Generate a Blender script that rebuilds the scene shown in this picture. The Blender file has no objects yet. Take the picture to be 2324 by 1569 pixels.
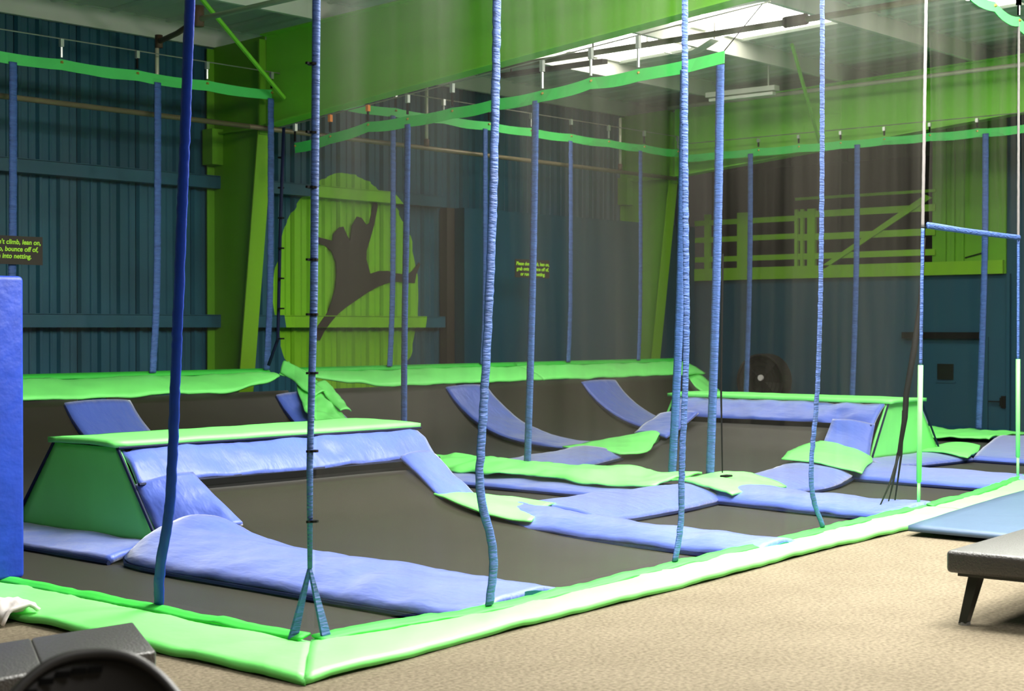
import bpy, bmesh, math, random
from mathutils import Vector, Matrix, noise
random.seed(7)
C = bpy.context.scene
COL = C.collection
R = math.radians

# ------------------------------------------------------------------ camera
F, CX, CY, HZ, EYE = 3570.0, 1162.0, 784.5, 745.0, 1.65
PITCH = math.atan((CY - HZ) / F)
YAW = math.atan((4300 - CX) / F)
cam_d = bpy.data.cameras.new('camera')
cam = bpy.data.objects.new('camera', cam_d); COL.objects.link(cam)
cam.location = (0, 0, EYE)
cam.rotation_euler = (math.pi/2 - PITCH, 0, YAW - math.pi/2)
cam_d.sensor_width = 36; cam_d.lens = 36*F/2324
cam_d.clip_end = 200
cam_d.dof.use_dof = True; cam_d.dof.focus_distance = 12.0; cam_d.dof.aperture_fstop = 4.0
C.camera = cam

# ------------------------------------------------------------------ world, lights, exposure
w = bpy.data.worlds.new('World'); C.world = w; w.use_nodes = True
w.node_tree.nodes['Background'].inputs[0].default_value = (1.0, 0.93, 0.82, 1)
w.node_tree.nodes['Background'].inputs[1].default_value = 0.02
C.view_settings.view_transform = 'Standard'; C.view_settings.look = 'None'
C.view_settings.exposure = 0.35; C.view_settings.gamma = 1.0; C.view_settings.use_curve_mapping = False

def area(loc, sx, sy, power, col=(1.0, 0.98, 0.93)):
    l = bpy.data.lights.new('overhead_light', 'AREA'); l.shape = 'RECTANGLE'
    l.size = sx; l.size_y = sy; l.energy = power; l.color = col
    o = bpy.data.objects.new('overhead_light', l); COL.objects.link(o); o.location = loc
    return o
area((9.5, 3.0, 5.6), 3.0, 1.6, 620)
area((11.8, 6.6, 5.6), 2.6, 1.4, 450)
area((8.2, 7.2, 5.65), 2.2, 1.2, 420)  # added light without a known fixture, brightens the near pads
area((15.8, 4.8, 5.6), 3.0, 1.6, 430)
area((4.0, 1.0, 5.6), 3.0, 1.2, 300)
def fill_point(loc, power, col=(1.0, 0.98, 0.93)):      # unseen point lights added to brighten beam, ceiling and net tops
    l = bpy.data.lights.new('beam_fill_light', 'POINT'); l.shadow_soft_size = .35; l.energy = power; l.color = col
    o = bpy.data.objects.new('beam_fill_light', l); COL.objects.link(o); o.location = loc
fill_point((8.6, 4.4, 5.1), 420)
fill_point((12.6, 4.9, 5.15), 440)

# ------------------------------------------------------------------ materials
def lin(c):
    return tuple(((x/255)/12.92 if x/255 <= .04045 else ((x/255+.055)/1.055)**2.4) for x in c) + (1,)
def newmat(name):
    m = bpy.data.materials.new(name); m.use_nodes = True
    nt = m.node_tree; b = nt.nodes['Principled BSDF']
    return m, nt, b
def mat(name, col, rough=.6, metal=0, var=.12, vscale=3, bump=.0, bscale=40, spec=.5, sheen=0, coat=0, stretch=None, emis=None):
    """procedural material: base colour with slow tonal variation, plus fine relief"""
    m, nt, b = newmat(name)
    if len(col) == 3: col = tuple(col) + (1,)
    g = nt.nodes.new('ShaderNodeNewGeometry')
    mp = nt.nodes.new('ShaderNodeMapping'); nt.links.new(g.outputs['Position'], mp.inputs[0])
    if stretch: mp.inputs['Scale'].default_value = stretch
    n = nt.nodes.new('ShaderNodeTexNoise'); n.inputs['Scale'].default_value = vscale; n.inputs['Detail'].default_value = 4
    nt.links.new(mp.outputs[0], n.inputs['Vector'])
    mx = nt.nodes.new('ShaderNodeMixRGB')
    mx.inputs[1].default_value = tuple(x*(1-var) for x in col[:3]) + (1,)
    mx.inputs[2].default_value = tuple(min(1, x*(1+var)) for x in col[:3]) + (1,)
    nt.links.new(n.outputs['Fac'], mx.inputs[0]); nt.links.new(mx.outputs[0], b.inputs['Base Color'])
    b.inputs['Roughness'].default_value = rough; b.inputs['Metallic'].default_value = metal
    b.inputs['Specular IOR Level'].default_value = spec
    if sheen: b.inputs['Sheen Weight'].default_value = sheen
    if coat: b.inputs['Coat Weight'].default_value = coat; b.inputs['Coat Roughness'].default_value = .35
    if bump:
        n2 = nt.nodes.new('ShaderNodeTexNoise'); n2.inputs['Scale'].default_value = bscale; n2.inputs['Detail'].default_value = 3
        nt.links.new(mp.outputs[0], n2.inputs['Vector'])
        bp = nt.nodes.new('ShaderNodeBump'); bp.inputs['Strength'].default_value = bump; bp.inputs['Distance'].default_value = .02
        nt.links.new(n2.outputs['Fac'], bp.inputs['Height']); nt.links.new(bp.outputs[0], b.inputs['Normal'])
    if emis:
        b.inputs['Emission Color'].default_value = emis[0] + (1,); b.inputs['Emission Strength'].default_value = emis[1]
    return m

M = {}
M['green'] = mat('lime_vinyl', (.22, .94, .20), .5, var=.06, bump=.2, bscale=9, spec=.6)
M['green_net'] = mat('lime_webbing', (.07, .60, .12), .6, var=.1)
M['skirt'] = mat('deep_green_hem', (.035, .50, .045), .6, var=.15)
M['blue'] = mat('blue_vinyl', (.05, .105, .50), .5, var=.08, bump=.8, bscale=4, spec=.8, sheen=.6, stretch=(2.4, .8, 1.2))
M['strap'] = mat('blue_webbing', (.05, .11, .34), .6, var=.55, vscale=9, bump=.8, bscale=22, spec=.5, stretch=(.5, .5, 3))  # pale and dark stripes of the lit ruffles put into the colour
M['rope'] = mat('pale_rope_sleeve', (.17, .155, .15), .7, var=.2, vscale=30)
M['pillar'] = mat('royal_blue_vinyl', (.008, .045, .42), .5, var=.25, vscale=8, bump=.4, bscale=10)
M['bed'] = mat('black_jump_mesh', (.018, .0142, .0070), .5, var=.15, vscale=2, bump=.12, bscale=150, sheen=.08, spec=.35)
M['dark'] = mat('black_rubber', (.006, .006, .006), .7, var=.1, spec=.1)
M['seam'] = mat('navy_piping', (.004, .008, .04), .6, spec=.2)
M['teal'] = mat('teal_lining', (.01, .16, .18), .7)
M['carpet'] = None
M['wall'] = None
M['wallR'] = mat('blue_wall_paint', (.002, .058, .098), .6, var=.08, bump=.1, bscale=8)
M['limepaint'] = mat('lime_paint_dark', (.13, .36, .008), .5, var=.12, vscale=2, bump=.08)
M['limebright'] = mat('lime_paint_bright', (.20, .44, .010), .45, var=.06, bump=.05)
M['beam'] = mat('green_beam_paint', (.20, .60, .035), .5, var=.10, vscale=1.2, bump=.06, bscale=5)
M['ceil'] = mat('white_roof_liner', (.50, .54, .46), .6, var=.08, vscale=1.5, bump=.2, bscale=6)
M['purlin'] = mat('white_purlin_paint', (.62, .62, .54), .5, var=.06)
M['pipe'] = mat('tan_steel_pipe', (.22, .17, .10), .4, var=.2, metal=.2)
M['pipew'] = mat('pale_steel_pipe', (.62, .58, .44), .35, var=.1, metal=.2)
M['rust'] = mat('rusty_fitting', (.10, .05, .03), .6)
M['steel'] = mat('galvanised_clip', (.65, .66, .64), .3, var=.1, metal=.7)
M['orange'] = mat('orange_clip', (.8, .22, .04), .5)
M['brass'] = mat('brass_eyelet', (.6, .35, .08), .4, metal=.5)
M['wire'] = mat('steel_cable', (.35, .33, .28), .4, metal=.6)
M['brown'] = mat('dark_brown_board', (.030, .020, .013), .7, var=.2)
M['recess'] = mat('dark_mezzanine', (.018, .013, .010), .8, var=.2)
M['leather'] = mat('black_leatherette', (.020, .016, .013), .42, var=.15, bump=.3, bscale=90, spec=.8, sheen=.12)
M['leg'] = mat('black_wood_leg', (.012, .013, .008), .4)
M['foot'] = mat('grey_foot', (.25, .25, .24), .4, metal=.4)
M['plastic'] = mat('black_plastic', (.030, .028, .028), .4, var=.1, spec=.6)
M['mat'] = mat('slate_blue_mat', (.07, .115, .19), .45, var=.08, bump=.2, bscale=6)
M['concrete'] = mat('dark_concrete', (.05, .048, .045), .8, var=.2)
M['signtext'] = mat('lime_letters', (.45, .85, .03), .5, var=.0)
M['cloth'] = mat('white_cloth', (.8, .74, .72), .8, var=.1)
M['sky'] = mat('translucent_skylight', (.9, .9, .86), .5, emis=((1.0, .97, .88), 7.0))
M['glass'] = mat('dark_pane', (.003, .003, .003), .3)
M['diffuser'] = mat('tube_diffuser', (.7, .72, .62), .4)

# carpet: speckled beige-grey loop pile
m, nt, b = newmat('beige_carpet')
g = nt.nodes.new('ShaderNodeNewGeometry')
n1 = nt.nodes.new('ShaderNodeTexNoise'); n1.inputs['Scale'].default_value = 42; n1.inputs['Detail'].default_value = 5
n2 = nt.nodes.new('ShaderNodeTexNoise'); n2.inputs['Scale'].default_value = 1.6; n2.inputs['Detail'].default_value = 3
nt.links.new(g.outputs['Position'], n1.inputs['Vector']); nt.links.new(g.outputs['Position'], n2.inputs['Vector'])
cr = nt.nodes.new('ShaderNodeValToRGB'); cr.color_ramp.elements[0].position = .32; cr.color_ramp.elements[1].position = .68
cr.color_ramp.elements[0].color = (.128, .105, .072, 1); cr.color_ramp.elements[1].color = (.225, .187, .132, 1)
nt.links.new(n1.outputs['Fac'], cr.inputs[0])
mx = nt.nodes.new('ShaderNodeMixRGB'); mx.blend_type = 'MULTIPLY'; mx.inputs[0].default_value = .5
c2 = nt.nodes.new('ShaderNodeValToRGB'); c2.color_ramp.elements[0].position = .35; c2.color_ramp.elements[0].color = (.75, .74, .72, 1)
c2.color_ramp.elements[1].position = .65
nt.links.new(n2.outputs['Fac'], c2.inputs[0]); nt.links.new(cr.outputs[0], mx.inputs[1]); nt.links.new(c2.outputs[0], mx.inputs[2])
nt.links.new(mx.outputs[0], b.inputs['Base Color']); b.inputs['Roughness'].default_value = .95; b.inputs['Specular IOR Level'].default_value = .1
bp = nt.nodes.new('ShaderNodeBump'); bp.inputs['Strength'].default_value = .6; bp.inputs['Distance'].default_value = .01
nt.links.new(n1.outputs['Fac'], bp.inputs['Height']); nt.links.new(bp.outputs[0], b.inputs['Normal'])
M['carpet'] = m

# back wall paint: dark blue with a lime disc painted on it (mural)
m, nt, b = newmat('blue_wall_with_lime_disc')
g = nt.nodes.new('ShaderNodeNewGeometry'); sp = nt.nodes.new('ShaderNodeSeparateXYZ'); nt.links.new(g.outputs['Position'], sp.inputs[0])
def mth(op, a, bb=None, nt=nt):
    n = nt.nodes.new('ShaderNodeMath'); n.operation = op
    for i, v in enumerate((a, bb)):
        if v is None: continue
        if isinstance(v, (int, float)): n.inputs[i].default_value = v
        else: nt.links.new(v, n.inputs[i])
    return n.outputs[0]
nz = nt.nodes.new('ShaderNodeTexNoise'); nz.inputs['Scale'].default_value = 1.2; nt.links.new(g.outputs['Position'], nz.inputs['Vector'])
dx = mth('DIVIDE', mth('SUBTRACT', sp.outputs[0], 16.65), 1.52)
dz = mth('DIVIDE', mth('SUBTRACT', sp.outputs[2], 2.15), 1.88)
rr = mth('ADD', mth('ADD', mth('MULTIPLY', dx, dx), mth('MULTIPLY', dz, dz)), mth('MULTIPLY', mth('SUBTRACT', nz.outputs['Fac'], .5), .14))
ins = mth('LESS_THAN', rr, 1.0)
mx = nt.nodes.new('ShaderNodeMixRGB'); nt.links.new(ins, mx.inputs[0])
v = nt.nodes.new('ShaderNodeTexNoise'); v.inputs['Scale'].default_value = 1.1; v.inputs['Detail'].default_value = 3
nt.links.new(g.outputs['Position'], v.inputs['Vector'])
cb = nt.nodes.new('ShaderNodeValToRGB'); cb.color_ramp.elements[0].position = .3; cb.color_ramp.elements[1].position = .7
cb.color_ramp.elements[0].color = (.006, .060, .095, 1); cb.color_ramp.elements[1].color = (.011, .088, .135, 1)
nt.links.new(v.outputs['Fac'], cb.inputs[0]); nt.links.new(cb.outputs[0], mx.inputs[1])
mx.inputs[2].default_value = (.21, .52, .008, 1)
nt.links.new(mx.outputs[0], b.inputs['Base Color']); b.inputs['Roughness'].default_value = .5
M['wall'] = m

def netmat(name, cover, tint=(.17, .155, .13)):
    """fine knotted netting: threads cover part of the surface, more where the net is gathered"""
    m, nt, b = newmat(name)
    out = nt.nodes['Material Output']
    g = nt.nodes.new('ShaderNodeNewGeometry')
    mp = nt.nodes.new('ShaderNodeMapping'); mp.inputs['Scale'].default_value = (1.6, 1.6, .10)
    nt.links.new(g.outputs['Position'], mp.inputs[0])
    n = nt.nodes.new('ShaderNodeTexNoise'); n.inputs['Scale'].default_value = 1.7; n.inputs['Detail'].default_value = 4
    nt.links.new(mp.outputs[0], n.inputs['Vector'])
    mr = nt.nodes.new('ShaderNodeMapRange'); mr.inputs[1].default_value = .32; mr.inputs[2].default_value = .72
    mr.inputs[3].default_value = cover*.2; mr.inputs[4].default_value = cover*2.0
    nt.links.new(n.outputs['Fac'], mr.inputs[0])
    tr = nt.nodes.new('ShaderNodeBsdfTransparent'); mix = nt.nodes.new('ShaderNodeMixShader')
    b.inputs['Base Color'].default_value = tint + (1,); b.inputs['Roughness'].default_value = .5
    nt.links.new(mr.outputs[0], mix.inputs[0]); nt.links.new(tr.outputs[0], mix.inputs[1]); nt.links.new(b.outputs[0], mix.inputs[2])
    nt.links.new(mix.outputs[0], out.inputs['Surface'])
    return m
M['net'] = netmat('knotted_netting', .06, (.10,.09,.07))
M['net_lit'] = netmat('knotted_netting_lit', .11, (.10, .09, .07))  # same netting; higher cover imitates the haze of lamp light on it
M['net_dim'] = netmat('knotted_netting_dim', .04, (.10,.09,.07))  # same netting; cover lowered where it catches less light

# ------------------------------------------------------------------ object helpers
def tag(o, label=None, cat=None, group=None, kind=None):
    if label: o['label'] = label
    if cat: o['category'] = cat
    if group: o['group'] = group
    if kind: o['kind'] = kind
    return o
def thing(name, loc, label, cat, group=None):
    o = bpy.data.objects.new(name, None); COL.objects.link(o); o.location = loc
    o.empty_display_size = .1
    return tag(o, label, cat, group)
def world_off(p):
    v = Vector((0, 0, 0))
    while p is not None: v += p.location; p = p.parent
    return v
def mk(name, verts, faces, material, parent=None, smooth=False, base=None):
    """mesh from world-space vertices; origin at the parent's base, or at base/the mesh's own foot"""
    if parent is None:
        if base is None:
            xs = [q[0] for q in verts]; ys = [q[1] for q in verts]; zs = [q[2] for q in verts]
            base = ((min(xs)+max(xs))/2, (min(ys)+max(ys))/2, min(zs))
        off = Vector(base)
    else: off = world_off(parent)
    me = bpy.data.meshes.new(name)
    me.from_pydata([tuple(Vector(q) - off) for q in verts], [], faces); me.update()
    bm = bmesh.new(); bm.from_mesh(me); bmesh.ops.recalc_face_normals(bm, faces=bm.faces); bm.to_mesh(me); bm.free()
    if smooth: me.polygons.foreach_set('use_smooth', [True]*len(me.polygons))
    me.materials.append(material)
    o = bpy.data.objects.new(name, me); COL.objects.link(o)
    if parent is None: o.location = off
    else: o.parent = parent
    return o
class MB:
    def __init__(s): s.v = []; s.f = []
    def add(s, v, f):
        n = len(s.v); s.v += [tuple(q) for q in v]; s.f += [tuple(i+n for i in ff) for ff in f]; return s
    def box(s, x0, x1, y0, y1, z0, z1):
        return s.add([(x0,y0,z0),(x1,y0,z0),(x1,y1,z0),(x0,y1,z0),(x0,y0,z1),(x1,y0,z1),(x1,y1,z1),(x0,y1,z1)],
                     [(0,3,2,1),(4,5,6,7),(0,1,5,4),(1,2,6,5),(2,3,7,6),(3,0,4,7)])
    def prism(s, A, B):   # two matching closed outlines
        n = len(A)
        return s.add(list(A)+list(B), [tuple(reversed(range(n))), tuple(range(n, 2*n))] + [(i, (i+1)%n, n+(i+1)%n, n+i) for i in range(n)])
    def tube(s, pts, r, n=8):
        pts = [Vector(p) for p in pts]; rings = []
        for i, p in enumerate(pts):
            d = (pts[min(i+1, len(pts)-1)] - pts[max(i-1, 0)]).normalized()
            a = d.orthogonal() if abs(d.z) > .9 else d.cross(Vector((0,0,1)))
            if abs(d.z) > .9: a = Vector((1,0,0)) - d*d.x
            a.normalize(); bb = d.cross(a)
            rr = r[i] if isinstance(r, (list, tuple)) else r
            rings.append([p + (a*math.cos(2*math.pi*k/n) + bb*math.sin(2*math.pi*k/n))*rr for k in range(n)])
        v = [q for ring in rings for q in ring]; f = []
        for i in range(len(pts)-1):
            for k in range(n): f.append((i*n+k, i*n+(k+1)%n, (i+1)*n+(k+1)%n, (i+1)*n+k))
        f.append(tuple(range(n))); f.append(tuple((len(pts)-1)*n+k for k in reversed(range(n))))
        return s.add(v, f)
    def build(s, name, material, parent=None, smooth=False): return mk(name, s.v, s.f, material, parent, smooth)
def resample(c, n):
    c = [Vector(p) for p in c]; L = [0]
    for i in range(1, len(c)): L.append(L[-1] + (c[i]-c[i-1]).length)
    out = []
    for k in range(n):
        t = L[-1]*k/(n-1); i = 1
        while i < len(c)-1 and L[i] < t: i += 1
        q = (t - L[i-1])/max(L[i]-L[i-1], 1e-6)
        out.append(c[i-1].lerp(c[i], min(1, max(0, q))))
    return out
def smoothc(c, it=2):
    c = [Vector(p) for p in c]
    for _ in range(it):
        n = [c[0]]
        for i in range(len(c)-1): n += [c[i].lerp(c[i+1], .25), c[i].lerp(c[i+1], .75)]
        n.append(c[-1]); c = n
    return c
def patch(name, A, B, material, parent=None, thick=.03, bulge=.0, wr=.0, ws=2.5, step=.12, m=8, smoothing=2, seed=0, fold=0, wave=0, rough_edge=0, up=None):
    """padded or cloth surface stretched between two edge curves, given real thickness"""
    A = smoothc(A, smoothing) if smoothing and len(A) > 2 else [Vector(p) for p in A]
    B = smoothc(B, smoothing) if smoothing and len(B) > 2 else [Vector(p) for p in B]
    ln = max(sum((A[i+1]-A[i]).length for i in range(len(A)-1)), sum((B[i+1]-B[i]).length for i in range(len(B)-1)))
    n = max(3, min(260, int(ln/step)+2))
    A = resample(A, n); B = resample(B, n)
    V = []; 
    for i in range(n):
        t = i/(n-1)
        for j in range(m+1):
            s = j/m; p = A[i].lerp(B[i], s)
            u = (A[min(i+1,n-1)]-A[max(i-1,0)]).cross(B[i]-A[i])
            u = Vector(up) if up else (u.normalized() if u.length > 1e-9 else Vector((0,0,1)))
            if not up and u.z < 0: u = -u
            h = bulge*(1-abs(2*s-1)**2.6)
            if wr:
                q = Vector((p.x*ws+seed*3.1, p.y*ws, p.z*ws))
                h += wr*(noise.noise(q) + .5*noise.noise(q*2.3) + .6*(1-abs(noise.noise(q*1.1+Vector((5,2,1)))) * 4) * .25)
            if fold: h += fold*max(0, noise.noise(Vector((t*ln*3+s*2.2+seed, s*.7+seed, 0))))*(1-abs(2*s-1)**4)
            if rough_edge and j in (0, m): p = p + (B[i]-A[i]).normalized()*(rough_edge*noise.noise(Vector((t*ln*2.2, seed+j, 0))))
            if wave: h += wave*math.sin(t*ln*3.1+seed)
            V.append(p + u*h)
    Fc = [(i*(m+1)+j, (i+1)*(m+1)+j, (i+1)*(m+1)+j+1, i*(m+1)+j+1) for i in range(n-1) for j in range(m)]
    # thickness: second skin below + rim
    if thick:
        N = [Vector((0,0,0)) for _ in V]
        for f in Fc:
            nn = (V[f[1]]-V[f[0]]).cross(V[f[3]]-V[f[0]])
            if nn.z < 0 and not up: nn = -nn
            if up and nn.dot(Vector(up)) < 0: nn = -nn
            for i in f: N[i] += nn
        W = [V[i] - (N[i].normalized() if N[i].length > 1e-12 else Vector((0,0,1)))*thick for i in range(len(V))]
        k = len(V); rim = []
        for i in range(n-1): rim += [(i*(m+1), (i+1)*(m+1), k+(i+1)*(m+1), k+i*(m+1)), (i*(m+1)+m, (i+1)*(m+1)+m, k+(i+1)*(m+1)+m, k+i*(m+1)+m)]
        for j in range(m): rim += [(j, j+1, k+j+1, k+j), ((n-1)*(m+1)+j, (n-1)*(m+1)+j+1, k+(n-1)*(m+1)+j+1, k+(n-1)*(m+1)+j)]
        Fc = Fc + [tuple(k+i for i in reversed(f)) for f in Fc] + rim; V = V + W
    return mk(name, V, Fc, material, parent, smooth=True)
def autosmooth(o, ang=50):
    me = o.data; bm = bmesh.new(); bm.from_mesh(me)
    for e in bm.edges:
        if len(e.link_faces) == 2 and e.calc_face_angle(0) > R(ang): e.smooth = False
    bm.to_mesh(me); bm.free(); return o
def rbox(name, x0, x1, y0, y1, z0, z1, bev, material, parent=None, seg=4, T=None):
    bm = bmesh.new(); bmesh.ops.create_cube(bm, size=1)
    for v in bm.verts: v.co = Vector(((x0+x1)/2 + v.co.x*(x1-x0), (y0+y1)/2 + v.co.y*(y1-y0), (z0+z1)/2 + v.co.z*(z1-z0)))
    bmesh.ops.bevel(bm, geom=bm.edges[:], offset=bev, segments=seg, affect='EDGES', profile=.5)
    if T is not None:
        for v in bm.verts: v.co = T @ v.co
    vs = [tuple(v.co) for v in bm.verts]; fs = [tuple(v.index for v in f.verts) for f in bm.faces]; bm.free()
    return autosmooth(mk(name, vs, fs, material, parent, smooth=True), 60)

# ================================================================== SETTING
RZ = lambda y: 5.62 + .035*(18 - y)            # top of rafters / foot of purlins
# deck
out = [(-4,-6),(27,-6),(27,8.3),(20,7.35),(16,6.85),(12.9,6.45),(10.86,6.26),(8.7,6.08),(7.5,5.98),(6.5,5.88),(5.29,6.02),(5.29,18),(-4,18)]
fl = mk('floor', [(x,y,-.6) for x,y in out]+[(x,y,0) for x,y in out],
   [tuple(reversed(range(13))), tuple(range(13,26))] + [(i,(i+1)%13,13+(i+1)%13,13+i) for i in range(13)], M['carpet'])
tag(fl, 'beige carpeted walkway around the trampoline court', kind='structure')
pit = MB().box(5.2, 27, 5.7, 18.2, -.75, -.62).build('floor', M['concrete']); tag(pit, 'dark concrete floor under the trampolines', kind='structure')

# back wall: ribbed sheets, girts
wb = bpy.data.objects.new('wall_back', None); COL.objects.link(wb); wb.location = (12.5, 18.05, -.6); tag(wb, 'dark blue ribbed metal back wall with lime disc painted on it', kind='structure')
pw = .92; x = -2.0
while x < 25.5:
    x1 = min(x+pw, 25.5); prof = []
    for k in range(3):
        a = x + (x1-x-.012)*k/3; c = (x1-x-.012)/3
        prof += [(a, 18.0), (a+.03, 17.955), (a+.07, 17.955), (a+.10, 18.0), (a+c*.62, 18.0), (a+c*.66, 17.985), (a+c*.74, 17.985), (a+c*.78, 18.0)]
    prof.append((x1-.012, 18.0))
    n = len(prof); z0, z1 = -.6, 5.86
    V = [(px,py,z0) for px,py in prof]+[(px,py,z1) for px,py in prof]
    Fc = [(i,i+1,n+i+1,n+i) for i in range(n-1)]
    V += [(x,18.06,z0),(x1-.012,18.06,z0),(x,18.06,z1),(x1-.012,18.06,z1)]
    Fc += [(2*n,2*n+1,2*n+3,2*n+2),(0,n,2*n+2,2*n),(n-1,2*n-1,2*n+3,2*n+1)]
    mk('wall_sheet', V, Fc, M['wall'], wb); x = x1
for z, h in ((3.62, .2), (1.66, .2)):
    g_ = MB().box(-2, 18.58, 17.78, 17.80, z, z+h*.85).box(-2, 18.58, 17.78, 17.95, z+h*.82, z+h*.9).box(-2, 18.58, 17.80, 17.95, z, z+.02).build('girt', M['wall'], wb)
tr = MB().box(18.62, 18.80, 17.78, 17.94, -.6, 3.62).build('recess_shade_1', M['brown']); tag(tr, 'dark brown strip for the shaded recess side beside the smooth blue board', kind='structure')  # shade of the recess beside the board put into a brown strip
bd = MB().box(18.82, 25.4, 17.58, 17.94, -.6, 3.62).build('wall_back', M['wallR']); tag(bd, 'smooth blue boarded section of the back wall', kind='structure')

# right (end) wall with loft opening, door
wr = bpy.data.objects.new('wall_right', None); COL.objects.link(wr); wr.location = (25.6, 9, -.6); tag(wr, 'blue end wall with lime loft front', kind='structure')
MB().box(25.5, 25.7, -6, 11.62-.02, -.6, 2.57).box(25.5,25.7,12.9,18,-.6,2.57).box(25.5,25.7,11.60,12.9,1.50,2.57).build('lower_wall', M['wallR'], wr)
MB().box(25.5, 25.7, -6, 11.28, 2.57, 6.6).build('upper_wall', M['wallR'], wr)
MB().box(25.46, 25.7, 11.28, 12.62, 2.57, 6.4).build('lime_panel', M['limepaint'], wr)
for yy in (12.38, 12.22, 12.05, 11.62):
    MB().box(25.42, 25.46, yy-.03, yy+.03, 2.77, 6.2).build('batten', M['limepaint'], wr)
MB().tube([(25.44, 12.0, 2.86), (25.44, 11.65, 2.94)], .012, 6).build('cord', M['dark'], wr)
MB().box(26.6, 26.7, 12.62, 18, 2.57, 6.4).box(25.7, 26.7, 12.55, 12.62, 2.57, 6.4).box(25.7,26.7,12.6,18,2.45,2.57).build('loft_recess', M['recess'], wr)  # loft darkness and net haze put into the recess colour
MB().box(25.38, 25.5, 11.30, 18, 2.57, 2.80).build('loft_beam', M['limebright'], wr)
rail = lambda y0, y1, z, h: MB().box(25.42, 25.48, y0, y1, z, z+h).build('loft_rail', M['limebright'], wr)
for z, h in ((3.69, .12), (3.27, .12), (2.92, .11), (4.02, .05)): rail(12.55, 15.35, z, h)
for z in (3.66, 3.33, 2.95): rail(15.3, 17.6, z-.02, .10)
for yy, wd in ((15.0, .16), (15.2, .06), (15.32, .06), (16.48, .26), (17.3, .12)):
    MB().box(25.40, 25.47, yy-wd/2, yy+wd/2, 2.8, 3.85).build('loft_post', M['limebright'], wr)
MB().prism([(25.38,14.85,2.74),(25.38,14.70,2.74),(25.38,12.60,3.92),(25.38,12.72,3.98)], [(25.42,14.85,2.74),(25.42,14.70,2.74),(25.42,12.60,3.92),(25.42,12.72,3.98)]).build('loft_brace', M['limebright'], wr)
# upper wall above loft (dark brown-grey)
for k in range(9):
    MB().box(25.72, 25.80, 12.65+k*.6, 13.22+k*.6, 4.7, 6.4).build('upper_sheet', M['brown'], wr)
dr = bpy.data.objects.new('door_1', None); COL.objects.link(dr); dr.location = (25.55, 12.2, -.6); tag(dr, 'blue steel exit door with small dark window', kind='structure')
MB().box(25.47, 25.55, 11.60, 12.45, -.6, 1.50).add([],[]).build('door_leaf', M['wallR'], dr)
MB().box(25.47, 25.55, 12.45, 12.9, -.6, 1.50).build('door_leaf', M['wallR'], dr)
MB().box(25.44, 25.475, 12.22, 12.51, .76, 1.03).build('pane', M['glass'], dr)
MB().box(25.455, 25.475, 12.18, 12.55, .70, .73).build('sill', M['wallR'], dr)
MB().box(25.36, 25.5, 11.68, 13.15, 1.47, 1.58).build('lintel', M['dark'], dr)
MB().box(25.43, 25.5, 11.33, 11.37, .33, .47).box(25.42, 25.45, 11.37, 11.57, .395, .415).box(25.46, 25.5, 11.28, 11.36, .30, .50).build('handle', M['dark'], dr)
MB().box(25.44, 25.5, 11.20, 11.26, -.6, 2.57).build('jamb', M['wallR'], dr)

# ceiling
ce = bpy.data.objects.new('ceiling', None); COL.objects.link(ce); ce.location = (12, 7, 5.9); tag(ce, 'pale metal roof deck on white purlins', kind='structure')
def ctop(y): return RZ(y) + .27
x = -4.0
def ribbed(x0, x1, y0, y1, name, material):
    prof = [(x0, 0), (x0+.05, -.035), (x0+.10, -.035), (x0+.15, 0), ((x0+x1)/2-.08, 0), ((x0+x1)/2-.04, -.02), ((x0+x1)/2+.04, -.02), ((x0+x1)/2+.08, 0), (x1-.01, 0)]
    n = len(prof); V = [(px, y0, ctop(y0)+dz) for px, dz in prof] + [(px, y1, ctop(y1)+dz) for px, dz in prof]
    V += [(x0, y0, ctop(y0)+.05), (x1-.01, y0, ctop(y0)+.05), (x0, y1, ctop(y1)+.05), (x1-.01, y1, ctop(y1)+.05)]
    Fc = [(i, i+1, n+i+1, n+i) for i in range(n-1)] + [(2*n, 2*n+1, 2*n+3, 2*n+2), tuple(range(n))+(2*n+1, 2*n), tuple(range(n, 2*n))+(2*n+3, 2*n+2)]
    return mk(name, V, Fc, material, ce)
SK = {18.6: (11.15, 15.7), 20.4: (6.2, 9.0)}
xs = [-4 + .9*i for i in range(34)]
for x0 in xs:
    x1 = x0 + .9
    if abs(x0-18.5) < .01 or abs(x0-19.4) < .01: cuts = (11.2, 15.75)
    elif False: cuts = None
    else: cuts = None
    if abs(x0-20.3) < .01:
        ribbed(x0, x1, -6, 5.0, 'roof_sheet', M['ceil']); ribbed(x0, x1, 5.0, 9.6, 'skylight_sheet', M['sky']); ribbed(x0, x1, 9.6, 18.05, 'roof_sheet', M['ceil'])
    elif abs(x0-19.4) < .01:
        ribbed(x0, x1, -6, 5.0, 'roof_sheet', M['ceil']); ribbed(x0, x1, 5.0, 9.6, 'skylight_sheet', M['sky']); ribbed(x0, x1, 9.6, 11.2, 'roof_sheet', M['ceil'])
        ribbed(x0, x1, 11.2, 15.75, 'skylight_sheet', M['sky']); ribbed(x0, x1, 15.75, 18.05, 'roof_sheet', M['ceil'])
    elif cuts:
        ribbed(x0, x1, -6, cuts[0], 'roof_sheet', M['ceil']); ribbed(x0, x1, cuts[0], cuts[1], 'skylight_sheet', M['sky'])
        ribbed(x0, x1, cuts[1], 18.05, 'roof_sheet', M['ceil'])
    else: ribbed(x0, x1, -6, 18.05, 'roof_sheet', M['ceil'])
y = 17.9
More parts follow.
